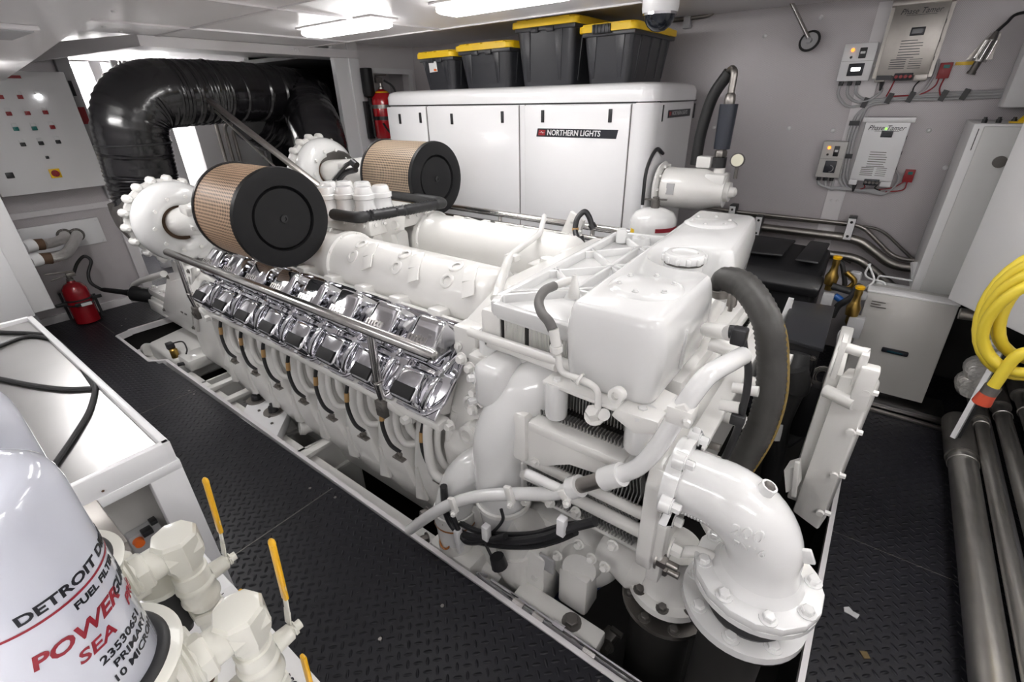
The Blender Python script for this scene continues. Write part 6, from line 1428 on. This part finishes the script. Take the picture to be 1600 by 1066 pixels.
# base cabinet below the filters
t = thing('filter_base_cabinet', 'white base cabinet with a lettered label under the fuel filters', 'cabinet', (-.6, -.2, 0))
b = B(); b.box((-1.26, -.75, 0), (.0, .190, .80), .006); b.obj('body', 'white', t)
b = B(); b.prism([(-1.02, .06, .802), (-.50, .06, .802), (-.50, .188, .802), (-1.02, .188, .802)], (0, 0, .004)); o = b.obj('label_plate', 'paper', t)
B().text('Close to Service', (-.655, .150, .808), -X, -Y, .032, .0004, wide=.85).obj('label_lettering', 'ink', o)
B().text('Open to Run', (-.99, .150, .808), -X, -Y, .026, .0004, wide=.85).obj('label_lettering', 'ink', o)
b = B(); b.box((-1.40, -.4, .93), (-1.18, .07, .96), .004); b.cbox((-1.22, .03, .955), (.05, .035, .02), .003); b.obj('angle_bracket', 'galv', t)

# filters
def filt(ax, label, txt):
    cy = -.062; r = .083
    t = thing('fuel_filter', label, 'fuel filter', (ax, cy, .80), 'spin on fuel filters')
    b = B(); b.lathe((ax, cy, 1.155), Z, [(0, r*.97), (.006, r), (.30, r), (.318, r*.975), (.332, r*.92), (.342, r*.80), (.348, r*.6), (.350, 0)], 72); can = b.obj('canister', mat('pale_enamel_can', (.66, .68, .76), .16, coat=.6), t, sharp=60)
    b = B(); b.torus((ax, cy, 1.148), Z, r+.004, .011, 56, 10); b.obj('black_gasket', 'rubber', t)
    b = B(); b.lathe((ax, cy, 1.02), Z, [(-.20, .04), (-.06, .045), (-.04, .075), (0, .088), (.03, .098), (.10, .102), (.118, .108), (.128, .112), (.132, .108)], 56); b.obj('filter_head', 'cream', t, sharp=60)
    b = B(); b.lathe((ax, cy+.06, 1.06), Y, [(0, .05), (.05, .048), (.055, .042)], 30); b.lathe((ax+.085, cy+.04, 1.08), (1, .5, 0), [(0, .03), (.02, .028)], 20); b.cbox((ax+.06, cy-.01, .99), (.06, .08, .06), .015); b.obj('outlet_boss', 'cream', t)
    B().lathe((ax+.103, cy+.049, 1.08), (1, .5, 0), [(0, .014), (.002, .012)], 14).obj('port_hole', 'black', t)
    B().lathe((ax, cy, 1.345), Z, [(0, r+.0006), (.0035, r+.0006)], 72, caps=False).obj('red_line', 'ink_red', can)
    if txt:
        def wrap(body, z, th0, size, m, name, bold=.02, shear=0, wide=1):
            b = B(); b.text(body, (0, 0, 0), X, Y, size, .0004, shear=shear, bold=bold, wide=wide)
            bmesh.ops.triangulate(b.m, faces=b.m.faces)
            for v in b.m.verts:
                th = math.radians(th0)+v.co.x/r; rr = r+.0004+max(0, v.co.z); zz = z+v.co.y
                v.co = V((ax+rr*math.cos(th), cy+rr*math.sin(th), zz))
            b.obj(name, m, can, sharp=20, fix=False)
            o = can.children[-1]
        wrap('DETROIT DIESEL', 1.362, -8, .019, 'ink', 'lettering', .03, 0, 1.12)
        wrap('FUEL FILTER', 1.333, 22, .0145, 'ink', 'lettering', .03, 0, .98)
        wrap('POWER', 1.297, -16, .029, 'ink_red', 'red_lettering', .03, .25, 1.02)
        wrap('GUARD', 1.300, 50, .025, 'ink', 'lettering', .02, .3, .8)
        wrap('SEA', 1.265, 6, .026, 'ink_red', 'red_lettering', .02, .2, 1.05)
        wrap('PRO', 1.268, 58, .023, 'ink_red', 'red_lettering', .02, .2, .9)
        wrap('23530651', 1.238, 16, .018, 'ink', 'lettering', .02)
        wrap('PRIMARY', 1.218, 22, .017, 'ink', 'lettering', .02)
        wrap('10 MICRON', 1.198, 16, .017, 'ink', 'lettering', .02)
    return t
filt(-.70, 'nearest white fuel filter canister printed with black and red lettering', True)
filt(-.945, 'white fuel filter canister standing behind the lettered one', False)

def valve(x, label):
    y = .112
    t = thing('ball_valve', label, 'valve', (x, y, .8), 'cream elbow ball valves')
    b = B(); b.lathe((x, .012, 1.09), Y, [(0, .036), (.012, .036), (.014, .033), (.018, .036), (.022, .033), (.026, .036), (.030, .033)], 30); b.obj('threaded_nipple', 'cream', t)
    B().lathe((x, .046, 1.09), Y, [(-.010, .034), (-.006, .038), (.010, .038), (.014, .034)], 6).obj('hex_nut', 'cream', t)
    b = B(); b.lathe((x, .056, 1.09), Y, [(0, .030), (.035, .030)], 28)
    # faceted elbow head
    b.lathe((x, y, 1.045), Z, [(0, .031), (.012, .034), (.024, .040), (.076, .040), (.083, .036), (.085, .030)], 8)
    b.lathe((x, y-.03, 1.09), Y, [(0, .035), (.045, .035), (.060, .034), (.064, .028)], 8)
    b.obj('elbow', 'cream', t, sharp=25)
    b = B(); b.lathe((x, y, 1.045), -Z, [(0, .027), (.012, .027), (.014, .031), (.045, .031), (.05, .035), (.056, .0355), (.060, .033), (.086, .033), (.090, .0355), (.096, .035), (.101, .029), (.116, .027)], 36)
    b.lathe((x, y+.03, .99), Y, [(0, .018), (.03, .016), (.035, .009), (.05, .009)], 16); b.obj('valve_body', 'cream', t)
    B().lathe((x, y, .925), -Z, [(0, .030), (.003, .034), (.026, .034), (.03, .030)], 6).obj('hex_nut', 'cream', t)
    b = B(); b.lathe((x, y, .90), -Z, [(0, .026), (.10, .026)], 20); b.obj('down_pipe', 'cream', t)
    b = B(); b.hexb((x, y+.068, .99), Y, .009, .008); b.bar((x-.02, y+.066, .99), (x+.012, y+.066, .992), .016, .004, .001, upv=(0, 1, 0))
    b.bar((x-.012, y+.064, .995), (x-.012, y+.070, 1.03), .020, .003, .001, upv=(0, 1, 0)); b.bar((x-.012, y+.070, 1.028), (x-.014, y+.078, 1.09), .016, .003, .001, upv=(0, 1, 0)); b.obj('lever', 'cream', t)
    b = B(); g0, g1 = V((x-.013, y+.074, 1.055)), V((x-.018, y+.085, 1.185)); b.bar(g0, g1, .017, .009, .004, upv=(0, 1, 0)); b.sphere(g1, .010, (.85, .6, 1), 12); b.obj('yellow_grip', 'handle', t, sharp=50)
    return t
valve(-.655, 'cream elbow ball valve with yellow lever beside the lettered fuel filter')
valve(-.905, 'cream elbow ball valve with yellow lever farther along, nearer the workbench')
for x, y, z, lab in ((-.83, .155, .93, 'yellow valve lever half hidden between the two cream ball valves'), (-.655, .17, .865, 'tip of a yellow valve lever at the bottom edge of the picture')):
    t = thing('valve_lever', lab, 'lever', (x, y, z-.1), 'half hidden yellow levers')
    b = B(); b.bar((x, y, z-.07), (x-.005, y+.008, z+.035), .017, .009, .004, upv=(0, 1, 0)); b.obj('yellow_grip', 'handle', t)
    b = B(); b.bar((x, y-.01, z-.14), (x, y, z-.06), .016, .003, upv=(0, 1, 0)); b.lathe((x, y-.03, z-.125), Y, [(0, .014), (.03, .012)], 14); b.obj('lever', 'cream', t)
# sight bowl and smaller fittings between the valves
t = thing('sight_bowl', 'dark glossy bowl with bracket between the two cream valves', 'bowl', (-1.1, .05, .8))
b = B(); p = V((-0.961, 0.072, 0.960)); b.lathe(p, -Z, [(-.03, .036), (0, .038), (.06, .036), (.09, .030), (.10, .018), (.12, .014)], 24); b.obj('bowl', 'satin', t)
b = B(); b.lathe(p, Z, [(.02, .04), (.035, .044), (.05, .036), (.10, .022)], 20); b.obj('cap', 'cream', t)
t = thing('drain_fitting', 'small cream fitting with brown pipe piece below the near ball valve', 'fitting', (-.75, .06, .82))
b = B(); p = V((-0.731, 0.051, 0.980)); b.lathe(p, (0, -.4, -1), [(-.02, .022), (.03, .02)], 16); o = b.obj('brown_piece', 'brown', t)
b = B(); b.lathe(p+V((0, -.012, -.03)), (0, -.4, -1), [(0, .026), (.02, .028), (.03, .02)], 8); b.tube([p+V((.03, .02, -.06)), p+V((.05, .03, -.04)), p+V((.08, .04, -.06))], .012, 10, sm=True); b.obj('cream_nut', 'cream', t)
B().cbox(p+V((.04, .03, -.10)), (.04, .03, .05), .006).obj('blue_part', 'blue', t)

# ================================================================ every bolt, seam and clip as a part of its own
KEEP = ('lettering', 'brand_text', 'small_print', 'fin_stack', 'louvre', 'cast_number', 'badge_wave', 'label_lettering', 'engine_block', 'rocker_cover', 'lower_window',
        'rib', 'vent_slot', 'grille_frame', 'crankcase_rib', 'turbine_flange', 'filler_cap', 'wall_bracket', 'wired')
def split_pieces(o):
    me = o.data; n = len(me.vertices)
    par = list(range(n))
    def find(a):
        while par[a] != a: par[a] = par[par[a]]; a = par[a]
        return a
    for e in me.edges:
        a, c = find(e.vertices[0]), find(e.vertices[1])
        if a != c: par[a] = c
    isl = {}
    for i in range(n): isl.setdefault(find(i), []).append(i)
    isl = list(isl.values())
    if len(isl) < 2: return
    bb = []
    for vs in isl:
        co = [me.vertices[i].co for i in vs]
        bb.append(([min(c[k] for c in co)-.003 for k in range(3)], [max(c[k] for c in co)+.003 for k in range(3)]))
    g = list(range(len(isl)))
    def gf(a):
        while g[a] != a: a = g[a]
        return a
    for i in range(len(isl)):
        for j in range(i):
            if all(bb[i][0][k] <= bb[j][1][k] and bb[j][0][k] <= bb[i][1][k] for k in range(3)):
                a, c = gf(i), gf(j)
                if a != c: g[a] = c
    groups = {}
    for i in range(len(isl)): groups.setdefault(gf(i), []).append(i)
    if not 2 <= len(groups) <= 60: return
    for k, members in enumerate(list(groups.values())):
        keep = {v for m_ in members for v in isl[m_]}
        bm = bmesh.new(); bm.from_mesh(me); bm.verts.ensure_lookup_table()
        bmesh.ops.delete(bm, geom=[v for v in bm.verts if v.index not in keep], context='VERTS')
        m2 = bpy.data.meshes.new(o.name.split('.')[0]); bm.to_mesh(m2); bm.free()
        for mt in me.materials: m2.materials.append(mt)
        c = bpy.data.objects.new(o.name.split('.')[0], m2); C.objects.link(c)
        c.parent = o.parent; c.location = o.location
    bpy.data.objects.remove(o)
for o in list(C.objects):
    if o.type == 'MESH' and o.parent and not o.children and o.name.split('.')[0] not in KEEP and o.get('kind') is None:
        split_pieces(o)
